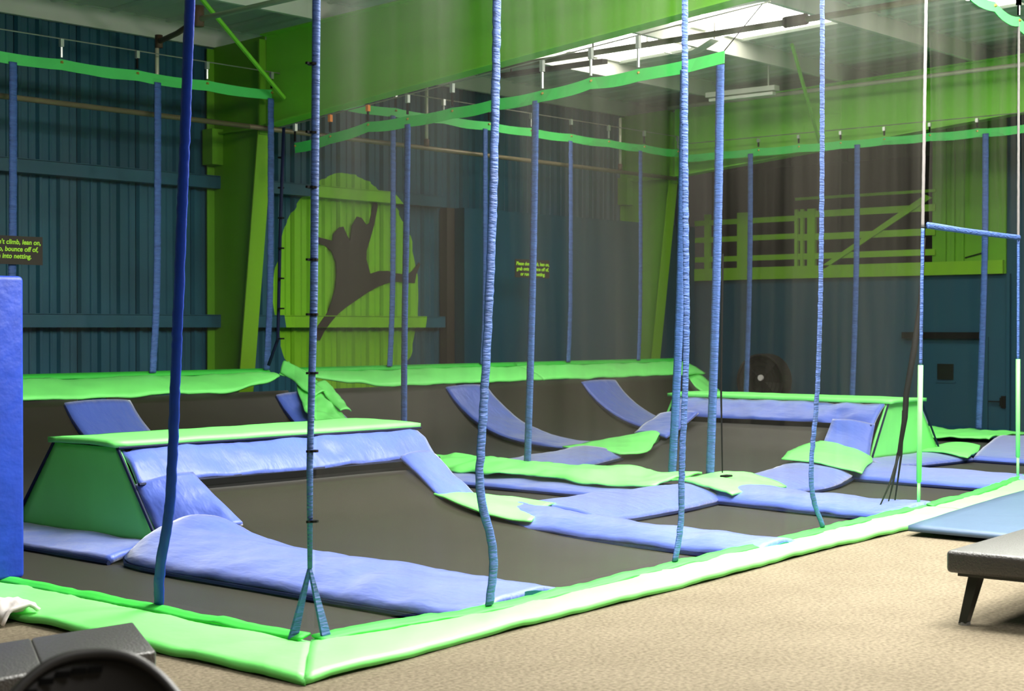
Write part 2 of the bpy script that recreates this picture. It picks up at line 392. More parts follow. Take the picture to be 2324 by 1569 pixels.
while y > -5:
    z = RZ(y)
    MB().box(-4, 25.5, y-.012, y, z, z+.27).box(-4, 25.5, y, y+.07, z, z+.015).box(-4, 25.5, y-.08, y, z+.255, z+.27).box(-4, 25.5, y+.06, y+.07, z, z+.03).build('purlin', M['purlin'], ce)
    y -= 2.3 if y > 17 else 2.33

# columns and tapered rafters
def frame(X, lab1, lab2):
    c = thing('steel_column', (X, 17.5, -.6), lab1, 'column')
    t0, t1 = 4.40, 5.6     # knee
    web = [(17.94,-.6),(17.42,-.6),(16.82,t0),(16.82,RZ(16.8)),(17.94,RZ(17.9))]
    MB().prism([(X-.008,a,b_) for a,b_ in web],[(X+.008,a,b_) for a,b_ in web]).build('web', M['limepaint'], c)
    MB().prism([(X-.13,17.42,-.6),(X+.13,17.42,-.6),(X+.13,16.82,t0-.02),(X-.13,16.82,t0-.02)],[(X-.13,17.40,-.6),(X+.13,17.40,-.6),(X+.13,16.80,t0-.02),(X-.13,16.80,t0-.02)]).build('inner_flange', M['limebright'], c)  # inner flange in a lighter lime tone than the web
    MB().box(X-.13, X+.13, 17.92, 17.94, -.6, 5.6).build('outer_flange', M['limepaint'], c)
    MB().box(X-.10, X+.10, 16.84, 17.92, t0-.02, t0+.0).box(X-.2, X-.01, 17.72, 17.94, 3.95, 4.45).build('knee_stiffener', M['limepaint'], c)
    MB().box(X-.12, X+.12, 16.79, 16.82, t0-.1, 5.6).build('end_plate', M['limepaint'], c)
    r = thing('roof_beam', (X, 9, 4.8), lab2, 'beam')
    def zb(y): return 4.40 + (16.8-y)*.0886 if y > 8.5 else 4.40 + 8.3*.0886 + (8.5-y)*.04
    ys = [16.78, 12.6, 8.5, 4, 0, -5]
    A = [(X-.008,y,zb(y)) for y in ys] + [(X-.008,y,RZ(y)-.02) for y in reversed(ys)]
    B = [(X+.008,y,b_) for _,y,b_ in A]
    # web as quads
    V = []; Fc = []
    n = len(ys)
    for sx in (-.008, .008):
        V += [(X+sx,y,zb(y)) for y in ys] + [(X+sx,y,RZ(y)-.02) for y in ys]
    for k in range(n-1):
        Fc += [(k,k+1,n+k+1,n+k), (2*n+k,2*n+k+1,3*n+k+1,3*n+k), (k,k+1,2*n+k+1,2*n+k), (n+k,n+k+1,3*n+k+1,3*n+k)]
    mk('web', V, Fc, M['beam'], r)
    for nm, f, mt in (('bottom_flange', zb, M['ceil'] if False else M['beam']), ('top_flange', lambda y: RZ(y)-.02, M['beam'])):
        V = []; Fc = []
        for y_ in ys: V += [(X-.12,y_,f(y_)-.0),(X+.12,y_,f(y_)-.0),(X+.12,y_,f(y_)+.02),(X-.12,y_,f(y_)+.02)]
        for k in range(n-1):
            for q in range(4): Fc.append((k*4+q, k*4+(q+1)%4, (k+1)*4+(q+1)%4, (k+1)*4+q))
        Fc += [(0,1,2,3), tuple((n-1)*4+q for q in (3,2,1,0))]
        mk(nm, V, Fc, mt, r)
    return c, r
frame(14.0, 'lime green tapered steel column left of the painted disc', 'large green roof beam crossing the upper middle over the near nets')
frame(23.6, 'lime green tapered steel column in the far corner beyond the smooth blue board', 'far green roof beam above the loft railing')
# knee brace on each beam
for X, ya in ((14.0, 15.1), (23.6, 12.5)):
    tag(MB().tube([(X-2.55, ya+.27, RZ(ya)+.2), (X-.1, ya+1.2, 4.75)], .03, 6).build('brace_rod', M['beam']),
        'slim green brace rod running from the roof to the %s green beam' % ('near' if X < 15 else 'far'), 'brace')

# smooth cut-out of a leaping figure on the girts (the mural's silhouette)
sil = [(300,500),(340,520),(440,545),(445,495),(490,445),(520,440),(545,500),(570,545),(585,430),(620,365),(655,375),(690,425),(712,415),(735,310),(745,250),(765,240),(775,290),(750,420),(715,545),(692,620),(690,680),(720,790),(780,770),(850,768),(900,785),(960,792),(1000,795),(1050,750),(1080,705),(1090,720),(1060,800),(1050,860),(1000,855),(940,850),(860,855),(780,885),(700,930),(620,985),(540,1040),(480,1090),(430,1150),(380,1215),(345,1285),(300,1270),(295,1230),(345,1160),(400,1080),(430,1000),(460,900),(470,800),(465,700),(430,620),(380,580),(330,560),(300,555)]
def wallpt(cx, cy, Y):
    px = 620 + cx/3.27; py = 380 + cy/3.27; t = (px-CX)/F; sA, cA = math.sin(YAW), math.cos(YAW)
    vv = (CY-py)/F; fw = (cA*math.cos(PITCH)+cA*math.sin(PITCH)*vv, sA*math.cos(PITCH)+sA*math.sin(PITCH)*vv)
    dx_, dy_ = fw[0]+sA*t, fw[1]-cA*t; dz_ = -math.sin(PITCH)+math.cos(PITCH)*vv; k = Y/dy_
    return (round(dx_*k, 3), round(EYE+dz_*k, 3))
so = [wallpt(a, b_, 17.95) for a, b_ in sil]
s2 = [wallpt(a, b_, 17.77) for a, b_ in sil]
def clip_z(pts, z0, z1):      # keep the part of an outline between two heights
    for lim, keep in ((z0, 1), (z1, -1)):
        o_ = []
        for k in range(len(pts)):
            a, b_ = pts[k], pts[(k+1) % len(pts)]
            ia, ib = (a[1]-lim)*keep >= 0, (b_[1]-lim)*keep >= 0
            if ia: o_.append(a)
            if ia != ib: q = (lim-a[1])/(b_[1]-a[1]); o_.append((a[0]+(b_[0]-a[0])*q, lim))
        pts = o_
    return pts
def flat_shape(name, pts, y0, y1, material, parent=None):
    from mathutils.geometry import tessellate_polygon
    tri = tessellate_polygon([[Vector((a, z, 0)) for a, z in pts]]); n = len(pts)
    V = [(a, y0, z) for a, z in pts] + [(a, y1, z) for a, z in pts]
    Fc = [tuple(q) for q in tri] + [tuple(n+k for k in reversed(q)) for q in tri] + [(k, (k+1)%n, n+(k+1)%n, n+k) for k in range(n)]
    return mk(name, V, Fc, material, parent)
t = thing('wall_silhouette', (16.5, 17.9, 1.2), 'dark brown silhouette of a leaping person on the lime disc', 'wall art')
flat_shape('wall_layer', so, 17.944, 17.954, M['brown'], t)
flat_shape('girt_layer', clip_z(s2, 1.665, 1.825), 17.770, 17.779, M['brown'], t)

# ================================================================== TRAMPOLINE COURT
def bed(label, A, B, edge=True):
    t = thing('trampoline', tuple((Vector(A[0])+Vector(B[0]))/2 - Vector((0,0,.3))), label, 'trampoline')
    patch('jump_bed', A, B, M['bed'], t, thick=.012, wr=.004, ws=1.2, step=.12, m=14)
    # frame tubes just under both long edges
    for cv in (A, B):
        MB().tube([(p[0], p[1], p[2]-.07) for p in resample(smoothc(cv,2), 14)], .03, 6).build('frame_tube', M['dark'], t)
    return t
D = -.05
def prof_front(xl, y0=5.9, far=9.95, zf=.46, pr=None):
    pr = pr or [(8.2,.02),(8.75,.07),(9.10,.13),(9.34,.20),(9.55,.31),(9.72,.40),(9.85,.44)]
    return [(xl,y0,D)] + [(xl,7.2,D+.01)] + [(xl + (.17 if xl < 8 else -.17)*min(1,max(0,a-8.6)/.4),a,b_-.04) for a,b_ in pr]
bed('jump bed in the nearest corner, between the left pad and the nearest long pad', [(5.33,5.9,D),(5.33,8,D),(5.33,13,D)], [(6.6,5.9,D),(6.6,8,D),(6.6,13,D)])
bed('curved jump bed sweeping up to the near ramp with the green side', prof_front(7.25), prof_front(10.0))
bed('flat jump bed at the deck edge right of the second long pad', [(9.95,5.9,D),(9.95,7,D),(9.95,8.6,D)], [(12.6,6.1,D),(12.6,7,D),(12.6,8.6,D)])
bed('flat jump bed at the deck edge right of the third long pad', [(13.0,6.2,D),(13.0,7,D),(13.0,8.7,D)], [(15.7,6.6,D),(15.7,7,D),(15.7,8.7,D)])
bed('flat jump bed beyond the net doorway', [(16.3,6.8,D),(16.3,7.5,D),(16.3,8.9,D)], [(19.0,7.0,D),(19.0,8,D),(19.0,8.9,D)])
bed('flat jump bed behind the near ramp, left of the green draped strip', [(10.3,9.0,D),(10.3,10,D),(10.3,12.2,D)], [(12.9,9.0,D),(12.9,10,D),(12.9,12.2,D)])
# far ramp bed: runs along X and sweeps up towards the far ramp
pr2 = [(15.7,.01),(16.3,.06),(16.7,.12),(17.0,.20),(17.2,.31),(17.34,.41),(17.40,.44)]
bed('curved jump bed sweeping up to the far ramp with the lit green side', [(13.3,9.1,D),(14.8,9.1,D)]+[(a,min(9.95,9.2+max(0,a-15.7)*.8),b_-.04) for a,b_ in pr2], [(13.3,12.3,D),(14.8,12.3,D)]+[(a,12.3,b_-.04) for a,b_ in pr2])
BP = [(13.9,-.04),(14.5,.03),(14.9,.12),(15.2,.25),(15.45,.42),(15.7,.64),(15.88,.86)]
def backcurve(x, y0=12.35): return [(x,y0,D),(x,13.0,D)] + [(x,a,b_-.03) for a,b_ in BP]
names = ['at the far left behind the tall blue post', 'behind the near ramp top', 'left of the crumpled cover', 'right of the crumpled cover', 'right of the middle blue strip', 'in the far corner behind the far ramp']
bx = [(5.3,7.3),(7.1,10.4),(10.8,13.6),(14.0,16.8),(17.2,19.9),(20.2,22.7)]
for (a, b_), nme in zip(bx, names): bed('black bed curving up the back wall ' + nme, backcurve(a), backcurve(b_))
bed('flat jump bed beyond the far ramp by the end wall', [(20.2,8.9,D),(20.2,10,D),(20.2,12.5,D)], [(23.2,8.9,D),(23.2,10,D),(23.2,12.5,D)])
bed('side jump bed hidden beyond the far ramp top', [(19.3,9.5,D),(19.3,11,D),(19.3,12.9,D)], [(20.2,9.5,D),(20.2,11,D),(20.2,12.9,D)])

# long blue pads (each a thing)
def pad(label, A, B, bulge=.09, wr=.014, fold=0, thick=.05, mt='blue', seed=0, cap=None, name='safety_pad', group=None, piping=True, **k):
    t = thing(name, tuple((Vector(A[0])+Vector(B[0]))/2), label, 'pad', group)
    patch('cover', A, B, M[mt], t, thick=thick, bulge=bulge, wr=wr, fold=fold, seed=seed, m=14, step=.07, **k)
    if piping:
        cA, cB = [resample(smoothc(cv, 2) if len(cv) > 2 else cv, 16) for cv in (A, B)]
        for c, oth in ((cA, cB), (cB, cA)):
            MB().tube([p + (p-q).normalized()*.006 - Vector((0,0,thick*.72)) for p, q in zip(c, oth)], .019, 6).build('piping', M['seam'], t)
    if cap:
        y, x0, x1, h = cap   # open rolled end with teal lining
        n = 10; ring = [(x0+(x1-x0)*i/n, h*math.sin(math.pi*i/n)) for i in range(n+1)]
        MB().prism([(a,y,b_) for a,b_ in ring], [(a,y+.04,b_) for a,b_ in ring]).build('end_lining', M['teal'], t)
    return t
pad('nearest long blue pad running from the deck edge to the near ramp', [(6.50,5.98,.0),(6.50,7.4,.0),(6.50,8.8,.0),(6.56,9.55,.0),(6.95,9.75,.05)],
    [(7.47,6.10,.0),(7.46,6.8,.01),(7.46,8.33,.04),(7.46,8.87,.09),(7.46,9.34,.20)], bulge=.11, wr=.02, fold=.03, cap=(6.04,6.62,7.40,.10))
pad('second long blue pad from the deck edge to the green junction', [(9.62,6.12,0),(9.72,7.5,0),(9.82,8.85,0)], [(10.25,6.10,0),(10.33,7.4,0),(10.45,8.75,.05),(10.7,9.2,.06)], bulge=.10, wr=.02, seed=3, cap=(6.10,9.72,10.2,.08))
pad('third long blue pad reaching the deck edge beside the net doorway', [(12.42,6.42,0),(12.50,7.5,0),(12.68,8.7,0)], [(13.3,6.52,0),(13.3,7.6,.0),(13.4,8.55,.03),(13.6,8.8,.05)], bulge=.10, wr=.02, seed=5, cap=(6.5,12.5,13.2,.10))
pad('fourth long blue pad seen through the net doorway', [(15.5,6.7,0),(15.5,7.6,0),(15.55,8.8,0)], [(16.7,6.75,.02),(16.7,7.6,.02),(16.75,9.3,.04)], bulge=.07, wr=.012, seed=8)
pad('deep blue pad at the right beyond the net doorway', [(18.66,7.4,0),(18.72,8.0,0),(18.8,8.75,0)], [(22.6,8.6,.08),(22.6,9.2,.08),(22.4,9.95,.06)], bulge=.05, wr=.01, seed=9)
pad('dark blue pad along the foot of the near ramp side', [(6.55,9.6,0),(6.56,10.8,0),(6.56,13,0)], [(7.08,9.7,.05),(7.08,10.8,.05),(7.08,13,.05)], bulge=.02, wr=.01, seed=2)
# cross pads
pad('pale blue cross pad between the near and middle green junctions', [(10.6,8.27,.0),(11.8,8.33,.0),(12.75,8.50,.0)], [(10.5,9.3,.06),(11.5,9.42,.06),(12.95,9.25,.06)], bulge=.07, wr=.014, seed=12)
pad('pale blue cross pad between the middle and far green junctions', [(13.75,8.35,.0),(14.5,8.30,.0),(15.5,8.62,.02)], [(13.75,9.32,.05),(14.8,9.35,.06),(15.6,9.55,.10)], bulge=.07, wr=.014, seed=14)
pad('blue pad running along the foot of the far ramp side', [(16.5,8.75,.05),(17.6,8.85,.0),(18.8,8.75,.0)], [(17.2,9.45,.05),(18.2,9.46,.04),(19.7,9.46,.04)], bulge=.03, wr=.01, seed=15)
pad('greyish blue cross pad below the far curved strips', [(13.9,11.55,.0),(14.85,11.75,.02),(15.75,12.0,.04)], [(13.75,12.45,.08),(14.6,12.6,.08),(15.7,12.75,.12)], bulge=.06, wr=.014, seed=16)
pad('narrow deep blue pad edge under the green draped strip', [(12.25,9.3,.0),(12.25,10.5,.0),(12.3,12.8,.0)], [(13.2,9.3,.05),(13.2,10.5,.05),(13.4,12.8,.05)], bulge=.03, wr=.01, seed=17)
# green junctions and covers
def gpad(label, A, B, bulge=.03, wr=.02, seed=0, **k):
    o = patch('junction_cover', A, B, M['green'], None, thick=.02, bulge=bulge, wr=wr, seed=seed, m=12, step=.06, **k)
    return tag(o, label, 'pad cover')
gpad('bright green junction cover right of the near ramp foot', [(9.72,9.44,.23),(9.72,9.08,.15),(9.75,8.7,.09),(9.82,8.42,.06)], [(10.36,9.62,.17),(10.42,9.45,.15),(10.60,9.25,.13),(10.72,8.9,.11)], seed=1)
gpad('green junction cover with a torn hole at the foot of the middle strap', [(12.62,8.30,.06),(12.95,8.28,.08),(13.4,8.36,.08),(13.8,8.42,.07)], [(12.95,9.32,.12),(13.1,9.3,.12),(13.55,9.3,.12),(13.9,9.2,.11)], seed=4, bulge=.05, wr=.03)
tag(rbox('hole_rim', 13.30,13.42,8.82,8.90,.145,.165,.008, M['dark']), 'small dark torn hole in the middle junction cover', 'hole')
gpad('long crumpled green strip draped over the pad behind the middle junction', [(12.62,9.2,.10),(12.45,10.0,.10),(12.6,10.8,.09),(12.5,11.5,.09),(12.75,12.3,.09),(13.3,13.3,.08)], [(13.5,9.25,.12),(13.75,10,.12),(13.75,11,.11),(13.9,12,.10),(13.8,13.3,.08)], seed=6, bulge=.05, wr=.05, ws=2.2, rough_edge=.12)
gpad('green junction cover at the near foot of the far ramp', [(15.42,8.46,.07),(15.8,8.62,.11),(16.5,8.9,.11),(17.25,9.36,.09)], [(15.45,9.5,.17),(16.1,9.8,.20),(16.6,9.95,.24),(17.05,9.93,.27)], seed=7, bulge=.03)
gpad('green cover at the far foot of the far ramp where the curved strip lands', [(15.65,11.95,.08),(15.95,11.75,.09),(16.5,12.05,.18),(16.9,12.25,.26)], [(15.6,12.85,.14),(16.2,12.95,.14),(16.7,12.85,.18),(17.1,12.65,.28)], seed=9, bulge=.02)
gpad('green junction cover beyond the far ramp seen through the doorway', [(18.45,8.66,.05),(18.8,8.75,.06),(19.4,8.95,.06),(20.2,9.30,.06)], [(18.7,9.42,.07),(19.2,9.7,.07),(19.7,9.9,.07),(20.4,9.75,.07)], seed=11, bulge=.02)
gpad('green edge cover along the foot of the far end net', [(22.0,10.0,.02),(21.9,10.8,.02),(21.9,12.5,.02)], [(23.2,9.9,.05),(23.2,11.2,.06),(23.2,12.5,.06)], seed=12, wr=.04, rough_edge=.15)

# curved blue strips up the back wall
def strip(xl, xr, label, y0=12.9, seed=0, wr=.02):
    up_ = lambda x: [(x,y0,.02),(x,13.6,.03),(x,14.18,.05),(x,14.74,.14),(x,15.12,.27),(x,15.42,.43),(x,15.68,.62),(x,15.83,.79)]
    return pad(label, up_(xl), up_(xr), bulge=.035, wr=wr, seed=seed)
strip(10.2, 11.1, 'steep blue strip on the back wall behind the left end of the near ramp', seed=20, wr=.008)
strip(13.35, 14.25, 'wrinkled blue strip on the back wall under the crumpled green cover', seed=21, wr=.03)
strip(16.55, 17.45, 'long curved blue strip in the middle of the back wall', seed=22)
strip(19.7, 20.6, 'curved blue strip on the back wall left of the far ramp', seed=23, wr=.008)

# top pads of back wall
def edgepad(name_lab, inner, outer, seed=0, skirt=True, bulge=.04, wr=.02, rough_edge=.05, sk_h=.07):
    t = thing('edge_pad', tuple((Vector(inner[0])+Vector(outer[0]))/2), name_lab, 'pad')
    patch('cover', inner, outer, M['green'], t, thick=.03, bulge=bulge, wr=wr, seed=seed, m=10, step=.08, rough_edge=rough_edge)
    return t
def backpad(x0, x1, lab, seed, dip=0):
    n = 8; inn = []; 
    for i in range(n+1):
        x_ = x0+(x1-x0)*i/n
        inn.append((x_, 15.86+.0*i, .85))
    if dip == 1: inn[-1] = (x1,16.2,1.0); inn[-2] = (inn[-2][0],16.0,.93)
    if dip == -1: inn[0] = (x0,16.2,1.0); inn[1] = (inn[1][0],15.98,.92)
    ot = [(x0+(x1-x0)*i/n, 16.42, 1.05) for i in range(n+1)]
    t = edgepad(lab, inn, ot, seed)
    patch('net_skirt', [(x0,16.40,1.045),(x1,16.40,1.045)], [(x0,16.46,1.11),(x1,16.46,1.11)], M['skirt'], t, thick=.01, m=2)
    return t
backpad(5.0, 9.6, 'lime top pad of the back wall left of the steep blue strip', 31)
backpad(9.6, 13.75, 'lime top pad of the back wall behind the near ramp', 30, 1)
backpad(14.15, 18.8, 'lime top pad of the back wall right of the crumpled cover', 32, -1)
backpad(18.8, 23.25, 'lime top pad of the back wall towards the far corner', 33)
# sloping side pad at the far corner, going on along the end net
t = edgepad('crumpled lime pad sloping down at the far corner of the court', [(22.75,16.3,1.0),(22.75,15.9,.75),(22.75,15.3,.38),(22.75,14.5,.10),(22.75,12.6,.02)], [(23.25,16.4,1.05),(23.25,16.0,.85),(23.25,15.4,.50),(23.25,14.5,.2),(23.25,12.6,.06)], 35, wr=.05)

# crumpled green cover at the middle net's back corner
t = thing('crumpled_cover', (13.8, 15.6, .3), 'crumpled loose lime cover heaped over the wrinkled blue strip', 'pad cover')
patch('cloth', [(13.80,16.30,1.03),(13.84,16.05,.93),(13.72,15.8,.84),(13.62,15.65,.74),(13.42,15.35,.60),(13.36,15.1,.47),(13.4,14.7,.30)],
      [(14.12,16.48,1.17),(14.25,16.2,1.02),(14.2,15.9,.90),(14.1,15.6,.73),(13.98,15.3,.58),(13.84,15.0,.46),(13.8,14.6,.30)], M['green'], t, thick=.012, bulge=.04, wr=.05, ws=3.6, step=.04, m=20, rough_edge=.10, seed=3)
patch('fold', [(13.82,16.30,1.06),(13.80,16.05,.99),(13.66,15.75,.88),(13.74,15.5,.76)], [(14.08,16.52,1.21),(14.14,16.2,1.10),(14.02,15.9,.96),(13.96,15.55,.82)], M['green'], t, thick=.012, bulge=.02, wr=.02, ws=3, step=.04, m=10, seed=8)
patch('fold', [(13.95,15.75,.90),(13.92,15.45,.74),(13.86,15.15,.58)], [(14.24,15.85,.93),(14.18,15.5,.76),(14.05,15.15,.55)], M['green'], t, thick=.012, bulge=.03, wr=.03, ws=4, step=.04, m=10, seed=5)

# ---- the two ramps
def ramp_near():
    t = thing('ramp', (8.7, 10.7, 0), 'near padded ramp with the dark green side and lime top', 'ramp')
    sl = [(9.72,.0),(10.27,.735),(11.12,.735),(11.75,.0)]
    MB().prism([(7.14,a,b_) for a,b_ in sl], [(10.30,a,b_) for a,b_ in sl]).build('core', M['dark'], t)
    for nx, xa, xb in (('side_panel', 7.08, 7.13), ('side_panel', 10.31, 10.36)):
        patch(nx, [(xa,9.74,.02),(xa,10.0,.38),(xa,10.27,.73)], [(xa,11.73,.02),(xa,11.42,.38),(xa,11.12,.73)], M['green'], t, thick=.03, bulge=.015, wr=.012, ws=1.5, m=12, smoothing=0, step=.07, up=(-1,0,0) if xa < 8 else (1,0,0))
    patch('top_pad', [(7.03,10.22,.775),(8.7,10.22,.775),(10.35,10.22,.775)], [(7.03,11.15,.775),(8.7,11.18,.775),(10.42,11.3,.775)], M['green'], t, thick=.045, bulge=.01, wr=.006, m=8, smoothing=0)
    patch('front_pad', [(7.10,10.0,.475),(8.7,9.97,.47),(10.37,10.03,.475)], [(7.12,10.26,.735),(8.7,10.26,.735),(10.32,10.26,.735)], M['blue'], t, thick=.04, bulge=.02, wr=.028, ws=3.2, m=10, step=.06, smoothing=0)
    patch('rear_pad', [(7.12,11.14,.735),(10.32,11.14,.735)], [(7.10,11.45,.40),(10.35,11.45,.40)], M['blue'], t, thick=.04, bulge=.02, wr=.02, m=8)
    patch('side_rail_pad', [(7.08,10.03,.47),(7.08,9.88,.25),(7.10,9.72,.04)], [(7.50,9.88,.53),(7.50,9.58,.36),(7.50,9.28,.20)], M['blue'], t, thick=.035, bulge=.03, wr=.03, ws=3, m=10, step=.04)
    patch('side_rail_pad', [(9.78,9.90,.53),(9.76,9.62,.36),(9.74,9.34,.21)], [(10.36,10.04,.49),(10.38,9.83,.31),(10.40,9.58,.15)], M['blue'], t, thick=.035, bulge=.04, wr=.03, ws=3, m=10, step=.04)
    MB().box(7.45, 9.85, 9.88, 9.92, .425, .47).build('gap_shade', M['dark'], t)  # black strip in place of the shaded gap under the front pad
    for cv in ([(7.07,9.72,.02),(7.07,10.26,.74)], [(7.07,11.12,.74),(7.07,11.75,.0)], [(7.08,9.99,.462),(10.38,10.01,.462)], [(7.06,10.23,.73),(10.36,10.23,.73)]):
        MB().tube(cv, .014, 6).build('piping', M['seam'], t)
ramp_near()
def ramp_far():
    t = thing('ramp', (18.4, 11.1, 0), 'far padded ramp with the brightly lit green side', 'ramp')
    sl = [(17.50,.0),(17.94,.705),(18.80,.705),(19.35,.0)]
    MB().prism([(a,9.55,b_) for a,b_ in sl], [(a,12.75,b_) for a,b_ in sl]).build('core', M['dark'], t)
    for ya in (9.50, 12.80):
        patch('side_panel', [(17.52,ya,.02),(17.72,ya,.35),(17.95,ya,.70)], [(19.36,ya,.02),(19.08,ya,.35),(18.80,ya,.70)], M['green'], t, thick=.03, bulge=.02, wr=.015, ws=1.6, m=12, smoothing=0, step=.07, up=(0,-1,0) if ya < 10 else (0,1,0))
    patch('top_pad', [(17.90,9.42,.745),(17.90,11,.745),(17.90,12.85,.745)], [(18.86,9.42,.745),(18.86,11,.745),(18.86,12.85,.745)], M['green'], t, thick=.045, bulge=.01, wr=.006, m=8, smoothing=0)
    patch('front_pad', [(17.60,9.52,.45),(17.52,11.0,.46),(17.5,12.5,.46)], [(17.93,9.52,.70),(17.93,11,.70),(17.93,12.78,.70)], M['blue'], t, thick=.04, bulge=.02, wr=.03, ws=3, m=10, step=.06, smoothing=0)
    patch('rear_pad', [(18.80,9.52,.70),(18.80,12.78,.70)], [(19.1,9.52,.40),(19.1,12.78,.40)], M['blue'], t, thick=.04, bulge=.02, m=8)
    patch('side_rail_pad', [(17.60,9.48,.46),(17.40,9.42,.26),(17.16,9.32,.06)], [(17.38,9.95,.52),(17.22,9.93,.36),(16.98,9.86,.22)], M['blue'], t, thick=.035, bulge=.03, wr=.03, ws=3, m=10, step=.04)
    patch('side_rail_pad', [(17.42,12.0,.53),(17.2,12.1,.36),(16.9,12.15,.22)], [(17.50,12.72,.49),(17.32,12.75,.38),(17.0,12.75,.24)], M['blue'], t, thick=.035, bulge=.03, wr=.02, ws=3, m=10, step=.04)
    MB().box(17.41, 17.46, 9.95, 12.1, .38, .46).build('gap_shade', M['dark'], t)  # black strip standing for the dark gap above the bed
    for cv in ([(17.49,9.47,.02),(17.93,9.47,.71)], [(18.81,9.47,.71),(19.37,9.47,.0)], [(17.55,9.5,.44),(17.47,12.5,.44)]):
        MB().tube(cv, .014, 6).build('piping', M['seam'], t)
ramp_far()

# edge pads along the deck
e_in = [(5.36,6.08),(5.94,6.03),(6.5,5.95),(7.5,6.04),(8.7,6.15),(9.8,6.24),(10.86,6.33),(12.0,6.43),(12.93,6.51)]
e_out = [(4.79,5.48),(5.5,5.53),(6.1,5.60),(6.9,5.66),(8.22,5.74),(9.2,5.83),(10.13,5.93),(11.3,5.98),(12.93,6.1)]
def deckpad(inn, out_, lab, seed):
    t = thing('edge_pad', (sum(p[0] for p in inn)/len(inn), sum(p[1] for p in inn)/len(inn), 0), lab, 'pad')
    patch('cover', [(a,b_,.045) for a,b_ in out_], [(a,b_,.05) for a,b_ in inn], M['green'], t, thick=.035, bulge=.02, wr=.012, ws=3, m=10, step=.06, seed=seed, rough_edge=.014)
    off = [(a+.0, b_-.02) for a, b_ in inn]
    A = []; B = []
    for i, (a, b_) in enumerate(inn):
        d = Vector((inn[min(i+1,len(inn)-1)][0]-inn[max(i-1,0)][0], inn[min(i+1,len(inn)-1)][1]-inn[max(i-1,0)][1], 0)).normalized()
        nrm = Vector((-d.y, d.x, 0)); 
        o_ = Vector((out_[min(i,len(out_)-1)][0]-a, out_[min(i,len(out_)-1)][1]-b_, 0))
        if nrm.dot(o_) < 0: nrm = -nrm
        A.append((a+nrm.x*.085, b_+nrm.y*.085, .066)); B.append((a+nrm.x*.005, b_+nrm.y*.005, .088))
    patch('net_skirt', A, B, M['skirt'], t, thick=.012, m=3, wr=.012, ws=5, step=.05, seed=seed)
    return t
deckpad(e_in, e_out, 'long lime edge pad running from the corner pole to the net doorway', 1)
deckpad([(5.36,6.08),(5.35,6.8),(5.35,7.6),(5.35,8.4),(5.36,9.3),(5.36,11.5)], [(4.79,5.48),(4.78,6.5),(4.78,7.5),(4.78,8.4),(4.78,9.3),(4.78,11.5)], 'lime edge pad running from the corner pole to the tall blue post', 2)
deckpad([(12.98,6.50),(14.5,6.66),(16.05,6.98),(18,7.25),(20.5,7.6)], [(12.98,6.05),(14.5,6.2),(16.1,6.45),(18,6.75),(20.5,7.1)], 'lime edge pad across the net doorway and on to the right', 3)

# entry mat
t = thing('entry_mat', (13.3, 5.8, 0), 'slate blue crash mat lying over the edge pad at the net doorway', 'mat')
patch('mat_body', [(11.40,3.6,.055),(14,3.6,.055),(16.6,3.6,.055)], [(11.42,5.86,.085),(13.96,6.24,.085),(16.6,6.5,.085)], M['mat'], t, thick=.045, bulge=.01, wr=.006, ws=1.0, m=20, smoothing=0)

# tall padded post at far left
t = thing('padded_post', (5.30, 9.35, 0), 'tall royal blue padded post at the left edge of the picture', 'post')
rbox('pad_sleeve', 5.14, 5.46, 8.92, 9.55, .06, 1.98, .03, M['pillar'], t)
MB().tube([(5.30,9.2,1.98),(5.30,9.2,5.2)], .03, 8).build('post_pole', M['wire'], t)
MB().box(5.465,5.475,9.05,9.07,.1,1.95).box(5.135,5.145,9.2,9.22,.1,1.95).build('seam_strip', M['seam'], t)

# ================================================================== NETS
def ribbon(name, pts, wdir, wd, material, parent, ruffle=.006, step=.03):
    """gathered webbing cover: narrow strip that follows pts, slightly ruffled, 8 mm thick"""
    wdv = Vector(wdir).normalized(); pts = resample(smoothc(pts, 3) if len(pts) > 2 else pts, max(6, min(160, int(sum((Vector(pts[i+1])-Vector(pts[i])).length for i in range(len(pts)-1))/step))))
    V = []; n = len(pts); thk = .014
    for i, p in enumerate(pts):
        d = (pts[min(i+1,n-1)]-pts[max(i-1,0)]).normalized(); nr = d.cross(wdv).normalized()
        r_ = ruffle*(noise.noise(Vector((p.z*30, p.x, p.y)))*.4); e = wd/2 + ruffle*.35*noise.noise(Vector((p.z*25+9, p.y, p.x)))
        for s in (-1, -.4, .4, 1):
            V.append(p + wdv*e*s + nr*(thk*(1-.7*s*s) + r_*(.4+abs(s))))
        for s in (1, .4, -.4, -1): V.append(p + wdv*e*s - nr*(thk*(1-.7*s*s) - r_*(.4+abs(s))))
    Fc = []
    for i in range(n-1):
        for k in range(8): Fc.append((i*8+k, i*8+(k+1)%8, (i+1)*8+(k+1)%8, (i+1)*8+k))
    Fc += [tuple(range(8)), tuple((n-1)*8+k for k in reversed(range(8)))]
    return mk(name, V, Fc, material, parent, smooth=True)
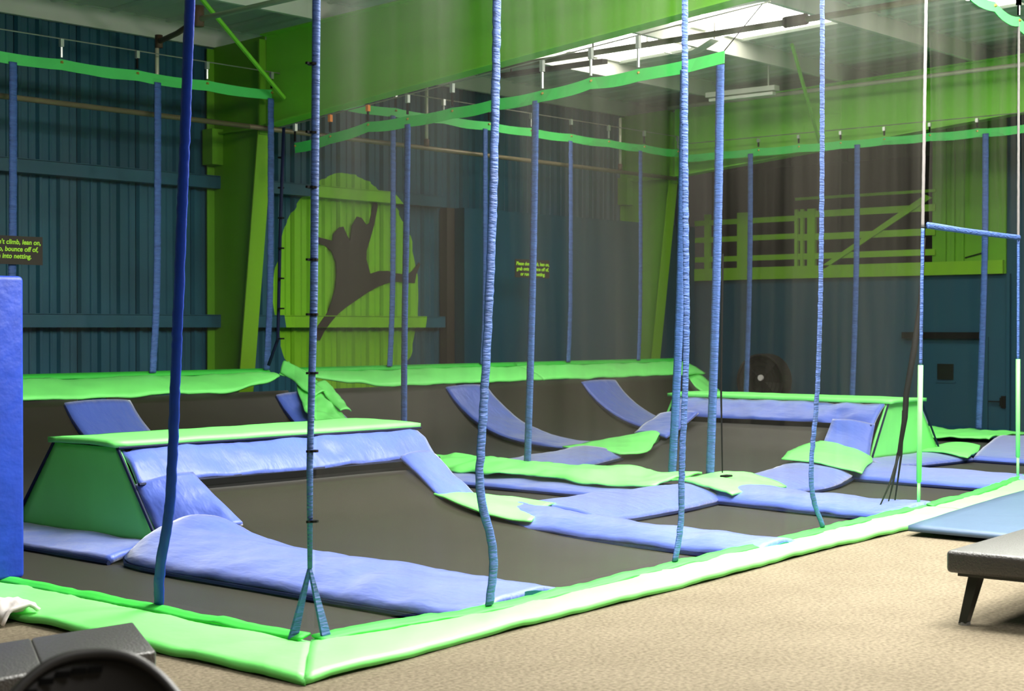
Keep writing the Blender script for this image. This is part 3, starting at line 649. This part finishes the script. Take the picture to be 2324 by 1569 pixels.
def net_surface(name, bottom, top, material, parent, amp=.03, step=.12, rows=14, seed=0, nrm=None):
    n = max(4, min(150, int(sum((Vector(bottom[i+1])-Vector(bottom[i])).length for i in range(len(bottom)-1))/step)))
    A = resample(bottom, n); B = resample(top, n); V = []
    for i in range(n):
        for j in range(rows+1):
            s = j/rows; p = A[i].lerp(B[i], s)
            d = (B[-1]-B[0]).cross(Vector((0,0,1))).normalized()
            a = amp*(math.sin(i*.55+seed)*.5 + noise.noise(Vector((i*step*2.3+seed, s*1.2, 0)))*1.6)*min(1, s*6, (1-s)*6+.3)
            V.append(p + d*a)
    Fc = [(i*(rows+1)+j, (i+1)*(rows+1)+j, (i+1)*(rows+1)+j+1, i*(rows+1)+j+1) for i in range(n-1) for j in range(rows)]
    return mk(name, V, Fc, material, parent, smooth=True)
def clip(p, up_len, parent, orange=False, dark=False):
    """snap hook from the cable down to an eyelet in the hem"""
    x_, y_, z_ = p
    c = MB()
    c.tube([(x_,y_,z_+up_len),(x_+.0,y_+.015,z_+up_len*.85),(x_,y_+.015,z_+up_len*.65),(x_,y_,z_+up_len*.55)], .014, 5)
    c.box(x_-.022,x_+.022,y_-.022,y_+.022,z_+up_len*.62,z_+up_len)
    o = c.build('snap_hook', M['orange'] if orange else M['steel'], parent)
    MB().tube([(x_,y_,z_+up_len*.6),(x_,y_,z_+.02)], .016, 5).build('hook_link', M['dark'] if (dark or orange) else M['steel'], o)
    MB().tube([(x_,y_-.004,z_-.03),(x_,y_-.012,z_-.05)], .02, 6).build('eyelet', M['brass'], o)
    return o
def hem(pts, wd, parent, material=None, sag=.05, clips=(), ulen=.22, orange=(), dark=(), name='top_hem'):
    """scalloped lime hem: high at each clip, sagging between"""
    cl = [Vector(p) for p in pts]; top = []
    for i in range(len(cl)-1):
        for k in range(6):
            t_ = k/6; p = cl[i].lerp(cl[i+1], t_); p.z -= sag*4*t_*(1-t_)*.3; top.append(p)
    top.append(cl[-1]); V = []
    d = (cl[-1]-cl[0]).cross(Vector((0,0,1))).normalized()
    for i, p in enumerate(top):
        w2 = wd*(1+.06*noise.noise(p*3)); tw = .015*noise.noise(p*1.7)
        V += [p+d*(.006+tw), p-d*(.006-tw), p-d*(.006+tw)-Vector((0,0,w2)), p+d*(.006-tw)-Vector((0,0,w2))]
    n = len(top); Fc = []
    for i in range(n-1):
        for k in range(4): Fc.append((i*4+k, i*4+(k+1)%4, (i+1)*4+(k+1)%4, (i+1)*4+k))
    Fc += [(0,1,2,3), tuple((n-1)*4+k for k in (3,2,1,0))]
    h = mk(name, V, Fc, material or M['green_net'], parent)
    if ulen:
        for i, p in enumerate(cl): clip((p.x, p.y, p.z), ulen, parent, i in orange, i in dark)
    return top

# near right net (deck edge, corner pole to doorway)
def Yn(x): 
    for i in range(len(e_in)-1):
        if e_in[i][0] <= x <= e_in[i+1][0]: q = (x-e_in[i][0])/(e_in[i+1][0]-e_in[i][0]); return e_in[i][1]*(1-q)+e_in[i+1][1]*q
    return e_in[-1][1]
t = thing('safety_net', (9, 6.2, .1), 'near safety net standing on the long lime edge pad', 'net')
net_surface('mesh', [(x_,Yn(x_)-.01,.11) for x_ in (5.37,6.5,8,10,12,12.93)], [(5.37,6.08,4.95),(6.6,6.1,4.9),(8.7,6.15,4.9),(10.8,6.3,4.9),(13.0,6.5,4.9)], M['net_lit'], t, seed=2)
hem([(x_, 6.08+(x_-5.37)*.055, 4.95) for x_ in (5.37,6.4,7.4,8.5,9.5,10.6,11.8,13.0)], .09, t)
for pts in ([(6.70,5.99,4.9),(6.62,6.0,2.6),(6.50,5.98,1.1),(6.46,5.97,.72),(6.62,5.96,.4),(6.56,5.96,.09)],
            [(8.78,6.16,4.9),(8.74,6.16,2.8),(8.78,6.16,1.5),(8.70,6.15,.7),(8.71,6.15,.35),(8.62,6.14,.09)],
            [(10.86,6.32,4.9),(10.86,6.32,2.8),(10.80,6.32,1.2),(10.66,6.31,.60),(10.68,6.31,.34),(10.88,6.33,.09)]):
    pts = [(a, Yn(a)-.02 if i else b_, c_) for i, (a,b_,c_) in enumerate(pts)]
    s_ = ribbon('strap', pts, (1,.08,0), .068, M['strap'], t, ruffle=.010)
# near left net
t = thing('safety_net', (5.35, 8, .1), 'near safety net on the left edge pad beside the corner pole', 'net')
net_surface('mesh', [(5.35,6.1,.11),(5.35,8,.11),(5.35,11.5,.11)], [(5.37,6.1,4.95),(5.36,8,4.9),(5.36,11.5,4.9)], M['net_dim'], t, seed=5)
hem([(5.36, y_, 4.95) for y_ in (6.1,7.1,8.2,9.2,10.3,11.5)], .09, t)
ribbon('strap', [(5.36,6.98,4.9),(5.36,7.12,2.8),(5.36,7.22,1.3),(5.35,7.25,.62),(5.35,7.36,.30),(5.35,7.36,.08)], (0,1,0), .085, M['pillar'], t, ruffle=.010)
# corner pole
t = thing('corner_pole', (5.36, 6.10, .04), 'slim blue corner pole with black cable ties where the near nets meet', 'pole')
MB().tube([(5.40,6.06,4.95),(5.39,6.07,3.2),(5.38,6.08,1.8),(5.36,6.09,.95),(5.36,6.09,.42)], [.021,.021,.02,.017,.013], 10).build('sleeve', M['strap'], t, True)
for px_, s_ in ((5.30, 1), (5.42, -1)):
    MB().prism([(5.352,6.085,.42),(5.368,6.085,.42),(px_+.03,6.085-(px_-5.36)*1.0,.06),(px_-.03,6.085-(px_-5.36)*1.0,.06)], [(5.352,6.10,.42),(5.368,6.10,.42),(px_+.03,6.10-(px_-5.36)*1.0,.06),(px_-.03,6.10-(px_-5.36)*1.0,.06)]).build('sleeve_tail', M['strap'], t)
for z_ in (3.0, 2.65, 2.37, 2.0, 1.72, 1.42, 1.02, .66):
    MB().tube([(5.375,6.08,z_-.006),(5.375,6.08,z_+.006)], .027, 8).box(5.33,5.345,6.07,6.085,z_-.006,z_+.006).build('cable_tie', M['dark'], t)

# back net, left section and right section
def backnet(x0, x1, lab, straps, ncl, mt='net', seed=0):
    t = thing('safety_net', ((x0+x1)/2, 16.45, 1.08), lab, 'net')
    net_surface('mesh', [(x0,16.44,1.08),(x1,16.44,1.08)], [(x0,16.5,4.80),(x1,16.5,4.80)], M[mt], t, seed=seed)
    top = hem([(x0+(x1-x0)*i/ncl, 16.5, 4.87) for i in range(ncl+1)], .13, t, sag=.06, ulen=.24, dark=range(0, 99, 2))
    for xs_ in straps:
        ribbon('strap', [(xs_,16.48,4.75),(xs_-.02,16.46,3.2),(xs_-.05,16.44,2),(xs_-.13,16.42,1.09)], (1,0,0), .10, M['strap'], t, ruffle=.012)
    return t
backnet(5.2, 13.85, 'back net at the left, in front of the dark blue ribbed wall', (7.9, 9.95, 11.98, 13.82), 8, 'net_dim', 1)
backnet(14.16, 23.3, 'back net beyond the middle net, in front of the painted disc and blue board', (16.12, 18.12, 20.22, 22.15), 9, 'net', 3)
# end net
t = thing('safety_net', (23.3, 12, .06), 'far end net in front of the loft railing and exit door', 'net')
net_surface('mesh', [(23.3,16.4,1.0),(23.3,15.3,.45),(23.3,14.4,.15),(23.3,8,.06)], [(23.3,16.4,4.7),(23.3,15.3,4.7),(23.3,14.4,4.7),(23.3,8,4.7)], M['net'], t, seed=7)
hem([(23.3, y_, 4.77) for y_ in (16.45,15.6,14.8,14.0,13.2,12.4,11.6,10.8,10.0,9.2,8.4)], .13, t, sag=.05, ulen=.16, dark=range(99))
for y_ in (14.95, 12.88, 10.65, 8.6):
    ribbon('strap', [(23.28,y_,4.68),(23.28,y_,3),(23.28,y_+.04,1.5),(23.28,y_+.1,.08)], (0,1,0), .10, M['strap'], t, ruffle=.010)
# middle net (under the near beam)
t = thing('safety_net', (13.6, 12, .1), 'middle net hanging under the near green beam across the court', 'net')
mt_ = [(13.6,15.73,4.07),(13.6,15.05,4.14),(13.6,14.35,4.23),(13.6,13.65,4.24),(13.6,12.9,4.27),(13.6,12.2,4.31),(13.6,11.5,4.34),(13.6,10.8,4.41),(13.6,10.15,4.43),(13.6,9.05,4.50)]
net_surface('mesh', [(13.6,15.75,.75),(13.6,15.2,.3),(13.6,14.4,.1),(13.6,9.2,.12)], mt_[::1], M['net'], t, seed=9)
hem([(a, b_, c_) for a, b_, c_ in mt_], .13, t, sag=.05, ulen=0)
wz = lambda y_: 4.31 + (15.9-y_)*.0835
for i, (a, b_, c_) in enumerate(mt_[:9]): clip((a, b_, c_), max(.12, wz(b_)-c_), t, i in (1, 2), i in (0, 3, 4))
MB().tube([(13.6,9.05,4.50),(13.62,8.6,4.93)], .006, 5).build('tie_cord', M['dark'], t)
for y_, yb, zb_ in ((13.65,13.72,.15), (11.6,11.72,.12), (9.55,9.70,.12), (9.1,9.22,.13)):
    ztop = 4.24 if y_ > 13 else 4.33 if y_ > 11 else 4.46
    ribbon('strap', [(13.6,y_,ztop-.10),(13.6,y_+.02,3),(13.6,y_+.06,1.6),(13.6,yb,zb_)], (0,1,0), .10, M['strap'], t, ruffle=.006)
tag(MB().tube([(13.6,16.0,4.30),(13.6,12,4.64),(13.6,8.5,4.93)], .008, 6).build('hanging_cable', M['wire']), 'thin steel cable under the near green beam that carries the middle net', 'cable')
tag(MB().tube([(5.2,16.5,5.12),(14,16.5,5.11)], .008, 6).build('hanging_cable', M['wire']), 'thin steel cable above the left back net', 'cable')
tag(MB().tube([(14.0,16.5,5.11),(23.3,16.5,5.10)], .008, 6).build('hanging_cable', M['wire']), 'thin steel cable above the right back net', 'cable')
tag(MB().tube([(23.3,16.5,4.96),(23.3,8,4.95)], .008, 6).build('hanging_cable', M['wire']), 'thin steel cable above the far end net', 'cable')
# dark corner cord by crumpled cover
t = thing('cable_pole', (13.72, 16.1, 1.1), 'dark blue corner cord with cable ties above the crumpled green cover', 'pole')
MB().tube([(13.62,15.98,4.3),(13.66,16.1,3.0),(13.7,16.2,1.5),(13.62,16.3,1.15)], .022, 8).build('sleeve', M['seam'], t, True)
for z_ in (3.9,3.5,3.1,2.7,2.3,1.9,1.5): MB().tube([(13.655,16.08,z_),(13.655,16.08,z_+.02)], .045, 6).build('cable_tie', M['dark'], t)

# doorway of the right net: two rope poles, lintel webbing, net beyond
def doorpole(x_, y_, lab, xb):
    t = thing('doorway_pole', (x_, y_, .05), lab, 'pole')
    zt = 2.55 if x_ < 14 else 2.60
    p = lambda z: (x_ + (xb-x_)*(1-z/4.9), y_, z)
    ribbon('pale_sleeve', [p(4.9), p(3.7), p(zt)], (1,.1,0), .040, M['rope'], t, ruffle=.006)
    ribbon('blue_sleeve', [p(zt-.01), p(1.9), p(1.32)], (1,.1,0), .045, M['strap'], t, ruffle=.006)
    MB().tube([p(1.32), p(.7), p(.28)], .024, 8).build('lime_sleeve', M['green'], t, True)
    MB().tube([p(.30), p(.05)], .015, 8).build('lower_end', M['green'], t, True)
    return t
doorpole(13.03, 6.52, 'left doorway pole with pale top and lime bottom sleeve', 12.90)
doorpole(16.1, 7.0, 'right doorway pole with pale top and lime bottom sleeve', 16.12)
tag(ribbon('doorway_webbing', [(13.02,6.5,2.57),(14.5,6.75,2.585),(16.1,6.98,2.61)], (0,0,1), .055, M['strap'], None, ruffle=.008), 'sagging blue webbing across the top of the net doorway', 'webbing')
t = thing('safety_net', (14.5, 6.75, 2.6), 'net panel above the doorway webbing', 'net')
net_surface('mesh', [(13.05,6.5,2.60),(16.1,7.0,2.63)], [(13.05,6.5,4.9),(16.1,7.0,4.9)], M['net_lit'], t, seed=11)
hem([(13.05,6.5,4.95),(14.0,6.65,4.93),(15.1,6.82,4.93),(16.1,7.0,4.95)], .10, t, sag=.14, ulen=.2)
t = thing('safety_net', (18, 7.3, .1), 'net panel right of the right doorway pole', 'net')
net_surface('mesh', [(16.15,7.0,.10),(20.5,7.6,.12)], [(16.15,7.0,4.9),(20.5,7.6,4.9)], M['net_lit'], t, seed=13)
hem([(16.1,7.0,4.95),(17.2,7.12,4.93),(18.3,7.3,4.93),(19.4,7.5,4.95),(20.5,7.6,4.95)], .14, t, sag=.12, ulen=.2)
ribbon('strap', [(18.3,7.26,4.85),(18.3,7.27,2.5),(18.25,7.28,.12)], (1,.1,0), .068, M['strap'], t)
# gathered dark cords inside, left of the doorway
t = thing('gathered_net', (12.9, 6.75, .0), 'dark gathered net cord hanging just left of the doorway and splitting into tails', 'cord')
MB().tube([(13.46,6.75,2.49),(13.38,6.75,1.89),(13.27,6.75,1.48),(13.11,6.75,1.04),(13.09,6.75,.84),(12.97,6.75,.50)], [.012,.022,.03,.028,.026,.018], 8).build('cord', M['dark'], t, True)
for q in ([(12.97,6.75,.50),(12.80,6.75,.25),(12.61,6.75,.06)], [(12.98,6.76,.52),(12.88,6.76,.25),(12.78,6.76,.06)], [(13.10,6.77,.9),(13.06,6.77,.5),(12.93,6.77,.06)]):
    MB().tube(q, [.014,.010,.006], 6).build('tail', M['dark'], t, True)
MB().tube([(13.46,6.75,2.49),(13.2,6.62,2.53),(13.03,6.53,2.56)], .008, 6).build('tie', M['dark'], t)
tag(MB().tube([(13.35,8.9,2.4),(13.25,8.85,1.0),(13.2,8.8,.2)], [.010,.010,.006], 6).build('rope', M['dark']), 'thin dark cord hanging beside the strap at the torn junction cover', 'cord')

# signs
def sign(x0, x1, zc, h, lab):
    t = thing('rule_sign', ((x0+x1)/2, 16.38, zc-h/2), lab, 'sign')
    MB().box(x0, x1, 16.385, 16.395, zc-h/2, zc+h/2).build('board', M['brown'], t)
    for i, tx in enumerate(("Please don't climb, lean on,", "grab onto, bounce off of,", "or run into netting.")):
        cu = bpy.data.curves.new('lettering', 'FONT'); cu.body = tx; cu.size = .078; cu.align_x = 'CENTER'; cu.extrude = .001; cu.offset = .0018; cu.shear = .15
        tmp = bpy.data.objects.new('lettering', cu); COL.objects.link(tmp)
        dg = bpy.context.evaluated_depsgraph_get(); me = bpy.data.meshes.new_from_object(tmp.evaluated_get(dg))
        bpy.data.objects.remove(tmp); me.materials.clear(); me.materials.append(M['signtext'])
        xsv = [v_.co.x for v_ in me.vertices]; wd = max(xsv)-min(xsv); sc = min(1, (x1-x0)*.96/wd)
        for v_ in me.vertices: v_.co.x *= sc
        o = bpy.data.objects.new('lettering', me); COL.objects.link(o); o.parent = t
        o.rotation_euler = (math.pi/2, 0, 0); o.location = (0, -.001, h - .095 - i*.082)
sign(9.36, 10.27, 2.555, .33, 'dark rule sign with lime lettering at the left edge of the picture')
sign(18.72, 19.56, 2.60, .29, 'dark rule sign with lime lettering on the back net behind a middle strap')

# ================================================================== SERVICES UNDER THE ROOF
tag(MB().tube([(-2,16.68,4.37),(13.6,16.68,4.37)], .035, 8).build('service_pipe', M['pipe'], None, True), 'long tan pipe along the back wall above the left nets', 'pipe')
tag(MB().tube([(13.6,16.68,4.37),(23.5,16.68,4.37)], .035, 8).build('service_pipe', M['pipe'], None, True), 'long tan pipe along the back wall above the right back net', 'pipe')
for X, lab in ((12.1,'left of the green column'), (17.0,'above the painted disc'), (21.8,'right of the middle straps')):
    t = thing('drop_pipe', (X, 16.68, 4.4), 'short pale vertical drop pipe ' + lab, 'pipe')
    MB().tube([(X,16.66,5.3),(X,16.66,4.48)], .026, 8).build('tube', M['pipew'], t, True)
    MB().tube([(X,16.66,4.50),(X,16.66,4.40)], .04, 8).build('fitting', M['rust'], t, True)
t = thing('sprinkler_line', (11.6, 14, 5.3), 'pale pipe with rusty fittings under the roof at upper left', 'pipe')
MB().tube([(11.55,15.1,5.3),(11.6,13,5.34),(11.6,5,5.6)], .035, 8).build('main_pipe', M['pipew'], t, True)
MB().tube([(12.1,16.6,5.3),(11.85,15.9,5.28),(11.55,15.1,5.3)], .035, 8).build('branch_pipe', M['rust'], t, True)
MB().tube([(11.55,15.1,5.22),(11.55,15.1,5.46)], .075, 10).build('fitting', M['rust'], t, True)
MB().tube([(12.1,16.62,5.22),(12.1,16.62,5.38)], .05, 8).build('fitting', M['rust'], t, True)
t = thing('conduit', (16.4, 11, 5.3), 'dark conduit crossing in front of the bright skylight', 'pipe')
MB().tube([(16.4,15.6,5.28),(16.4,12.7,5.30),(16.4,9.3,5.33),(16.4,3,5.45)], .04, 8).build('tube', M['pipe'], t, True)
MB().tube([(16.4,10.05,5.325),(16.4,9.75,5.33)], .07, 8).build('coupling', M['rust'], t, True)
tag(MB().box(17.0, 17.12, 13.3, 15.2, 5.28, 5.34).box(17.05,17.07,13.5,13.52,5.3,6.02).box(17.05,17.07,15.0,15.02,5.3,5.96).build('cable_tray', M['brown']), 'dark brown tray hanging under the roof left of the skylight', 'tray')
tag(MB().tube([(23.0,16.5,5.58),(23.0,5,5.68)], .035, 8).build('service_pipe', M['pipew'], None, True), 'long pale pipe in front of the far green beam', 'pipe')
t = thing('tube_light', (22.2, 14.3, 5.5), 'unlit strip light under the roof near the far green beam', 'light')
MB().box(22.12, 22.28, 13.75, 15.1, 5.54, 5.62).box(22.19,22.21,13.9,13.92,5.6,5.99).box(22.19,22.21,14.9,14.92,5.6,5.96).build('housing', M['purlin'], t)
MB().box(22.15, 22.25, 13.8, 15.05, 5.47, 5.52).build('tube_cover', M['diffuser'], t)
t = thing('curved_band', (19.4, 13.0, 5.5), 'white curved hood hanging under the bright skylight', 'light')  # plain white curved shape; hanger wires added to hold it up
patch('band', [(18.6,12.6,5.75),(18.6,12.9,5.62),(18.6,13.2,5.58),(18.6,13.5,5.68),(18.6,13.8,5.80)], [(18.8,12.6,5.75),(18.8,12.9,5.62),(18.8,13.2,5.58),(18.8,13.5,5.68),(18.8,13.8,5.80)], M['purlin'], t, thick=.01, m=3)
MB().box(18.69,18.71,12.6,12.62,5.74,6.06).box(18.69,18.71,13.78,13.8,5.78,6.02).build('hanger', M['wire'], t)

# drum fan by the end wall
t = thing('drum_fan', (24.8, 15.64, -.6), 'round dark drum fan standing behind the far ramp', 'fan')
def ringpts(r, x_, n=28): return [(x_, 15.64+r*math.cos(2*math.pi*i/n), .68+r*math.sin(2*math.pi*i/n)) for i in range(n)]
n = 28; V = ringpts(.50,24.68)+ringpts(.50,24.98)+ringpts(.47,24.98)+ringpts(.47,24.68); Fc = []
for k in range(4):
    for i in range(n): Fc.append((k*n+i, k*n+(i+1)%n, ((k+1)%4)*n+(i+1)%n, ((k+1)%4)*n+i))
mk('housing', V, Fc, M['recess'], t)
MB().prism(ringpts(.47,24.99), ringpts(.47,24.97)).build('back_plate', M['recess'], t)
for r_ in (.12,.2,.28,.36,.44):
    MB().tube([(24.67,15.64+r_*math.cos(a*math.pi/12),.68+r_*math.sin(a*math.pi/12)) for a in range(25)], .004, 4).build('guard_ring', M['dark'], t)
for k in range(4):
    a = k*math.pi/2+.4
    MB().prism([(24.78,15.64+.06*math.cos(a),.68+.06*math.sin(a)),(24.86,15.64+.42*math.cos(a-.3),.68+.42*math.sin(a-.3)),(24.76,15.64+.42*math.cos(a+.35),.68+.42*math.sin(a+.35))],
               [(24.80,15.64+.06*math.cos(a),.68+.06*math.sin(a)),(24.88,15.64+.42*math.cos(a-.3),.68+.42*math.sin(a-.3)),(24.78,15.64+.42*math.cos(a+.35),.68+.42*math.sin(a+.35))]).build('blade', M['recess'], t)
MB().tube([(24.63,15.60,.74),(24.67,15.60,.74)], .055, 12).build('badge', M['cloth'], t)
for s_ in (-.35, .35): MB().tube([(24.8,15.64+s_,.25),(24.8,15.64+s_*1.2,-.6)], .02, 6).build('leg', M['dark'], t)

# ================================================================== FOREGROUND FURNITURE
def bench(c, u, vdir, L, Wd, lab, sections, ztop=.42, th=.125, legs=((.14,.10),)):
    u = Vector(u).normalized(); vdir = Vector(vdir).normalized()
    T = Matrix(((u.x, vdir.x, 0, c[0]), (u.y, vdir.y, 0, c[1]), (0, 0, 1, 0), (0, 0, 0, 1)))
    if u.cross(vdir).z < 0: pass
    t = thing('bench', (c[0], c[1], 0), lab, 'bench')
    sl = L/sections
    for k in range(sections):
        rbox('seat_section', k*sl, (k+1)*sl, 0, Wd, ztop-th, ztop, .026 if sections == 1 else .014, M['leather'], t, T=T)
    fr = MB(); 
    bmv = [T @ Vector(q) for q in ((.05,.05,ztop-th-.02),(L-.05,.05,ztop-th-.02),(L-.05,Wd-.05,ztop-th-.02),(.05,Wd-.05,ztop-th-.02))]
    tpv = [q + Vector((0,0,.02)) for q in bmv]
    fr.prism(bmv, tpv).build('base_board', M['leg'], t)
    for a, b_, sa, sb in ((.16,.12,-1,-1),(L-.16,.12,1,-1),(.16,Wd-.12,-1,1),(L-.16,Wd-.12,1,1)):
        tp = [T @ Vector((a+dx_*.05, b_+dy_*.03, ztop-th-.01)) for dx_,dy_ in ((-1,-1),(1,-1),(1,1),(-1,1))]
        bt = [T @ Vector((a+sa*.06+dx_*.032, b_+sb*.05+dy_*.022, .012)) for dx_,dy_ in ((-1,-1),(1,-1),(1,1),(-1,1))]
        lg = MB().prism(bt, tp).build('leg', M['leg'], t)
        b0 = T @ Vector((a+sa*.06, b_+sb*.05, 0))
        MB().tube([b0, b0+Vector((0,0,.016))], .035, 8).build('foot', M['foot'], lg)
    return t
bench((8.12,3.94), (1,.066,0), (.066,-1,0), 1.9, .80, 'black leatherette bench at the right edge of the picture', 1)
# bench at lower left: corner at its right near end, runs to the left
u1 = Vector((3.42-3.61, 5.12-4.98, 0))
bench((3.60,4.97), (-.99,.03,0), (.46,.88,0), 1.9, .64, 'black tufted leatherette bench at the lower left', 4, ztop=.42, th=.14)
# tub chair
t = thing('chair', (2.24, 3.3, 0), 'black plastic chair with vent slots in the bottom left corner', 'chair')
fwd = Vector((.57, .82, 0)); rgt = Vector((.82, -.57, 0)); c0 = Vector((2.20, 3.30, 0))
def shell(u_, v_):
    zt = .825 - .16*abs(u_)**2.6
    z_ = .44 + (zt-.44)*v_
    return c0 + rgt*(.245*u_) + fwd*(.10*(1-u_*u_) + .05*v_) + Vector((0,0,z_))
A = [shell(-1+2*i/16, 0) for i in range(17)]; B = [shell(-1+2*i/16, 1) for i in range(17)]
patch('backrest', A, B, M['plastic'], t, thick=.02, m=10, step=.02, smoothing=0, up=tuple(-fwd))
MB().tube([shell(-1+2*i/24, 1) for i in range(25)], .014, 8).build('rim', M['plastic'], t, True)
for i in range(5):
    p = shell(-.62+.16*i, .90) - fwd*.003
    q = Vector((0,0,.008)); a_ = rgt*.018
    MB().prism([p-a_-q, p+a_-q, p+a_*1.1+q, p-a_*.9+q], [p-a_-q-fwd*.006, p+a_-q-fwd*.006, p+a_*1.1+q-fwd*.006, p-a_*.9+q-fwd*.006]).build('vent_slot', M['dark'], t)
rb = rbox('seat', -.22, .22, -.22, .22, .42, .45, .012, M['plastic'], t, T=Matrix(((rgt.x,fwd.x,0,c0.x-fwd.x*.12),(rgt.y,fwd.y,0,c0.y-fwd.y*.12),(0,0,1,0),(0,0,0,1))))
for sx in (-1,1):
    for sy in (-1,1):
        tp = c0 - fwd*.12 + rgt*.18*sx + fwd*.18*sy
        MB().tube([tp+Vector((0,0,.43)), tp+rgt*.04*sx+fwd*.04*sy], .014, 8).build('leg', M['foot'], t)
# small white cloth on the pad
tag(patch('crumpled_cloth', [(4.62,7.80,.03),(4.68,8.0,.03),(4.72,8.2,.03)], [(4.86,7.78,.07),(4.92,8.0,.08),(4.9,8.2,.07)], M['cloth'], None, thick=.02, bulge=.06, wr=.04, ws=7, m=10, step=.02),
    'small crumpled white cloth on the left edge pad', 'cloth')
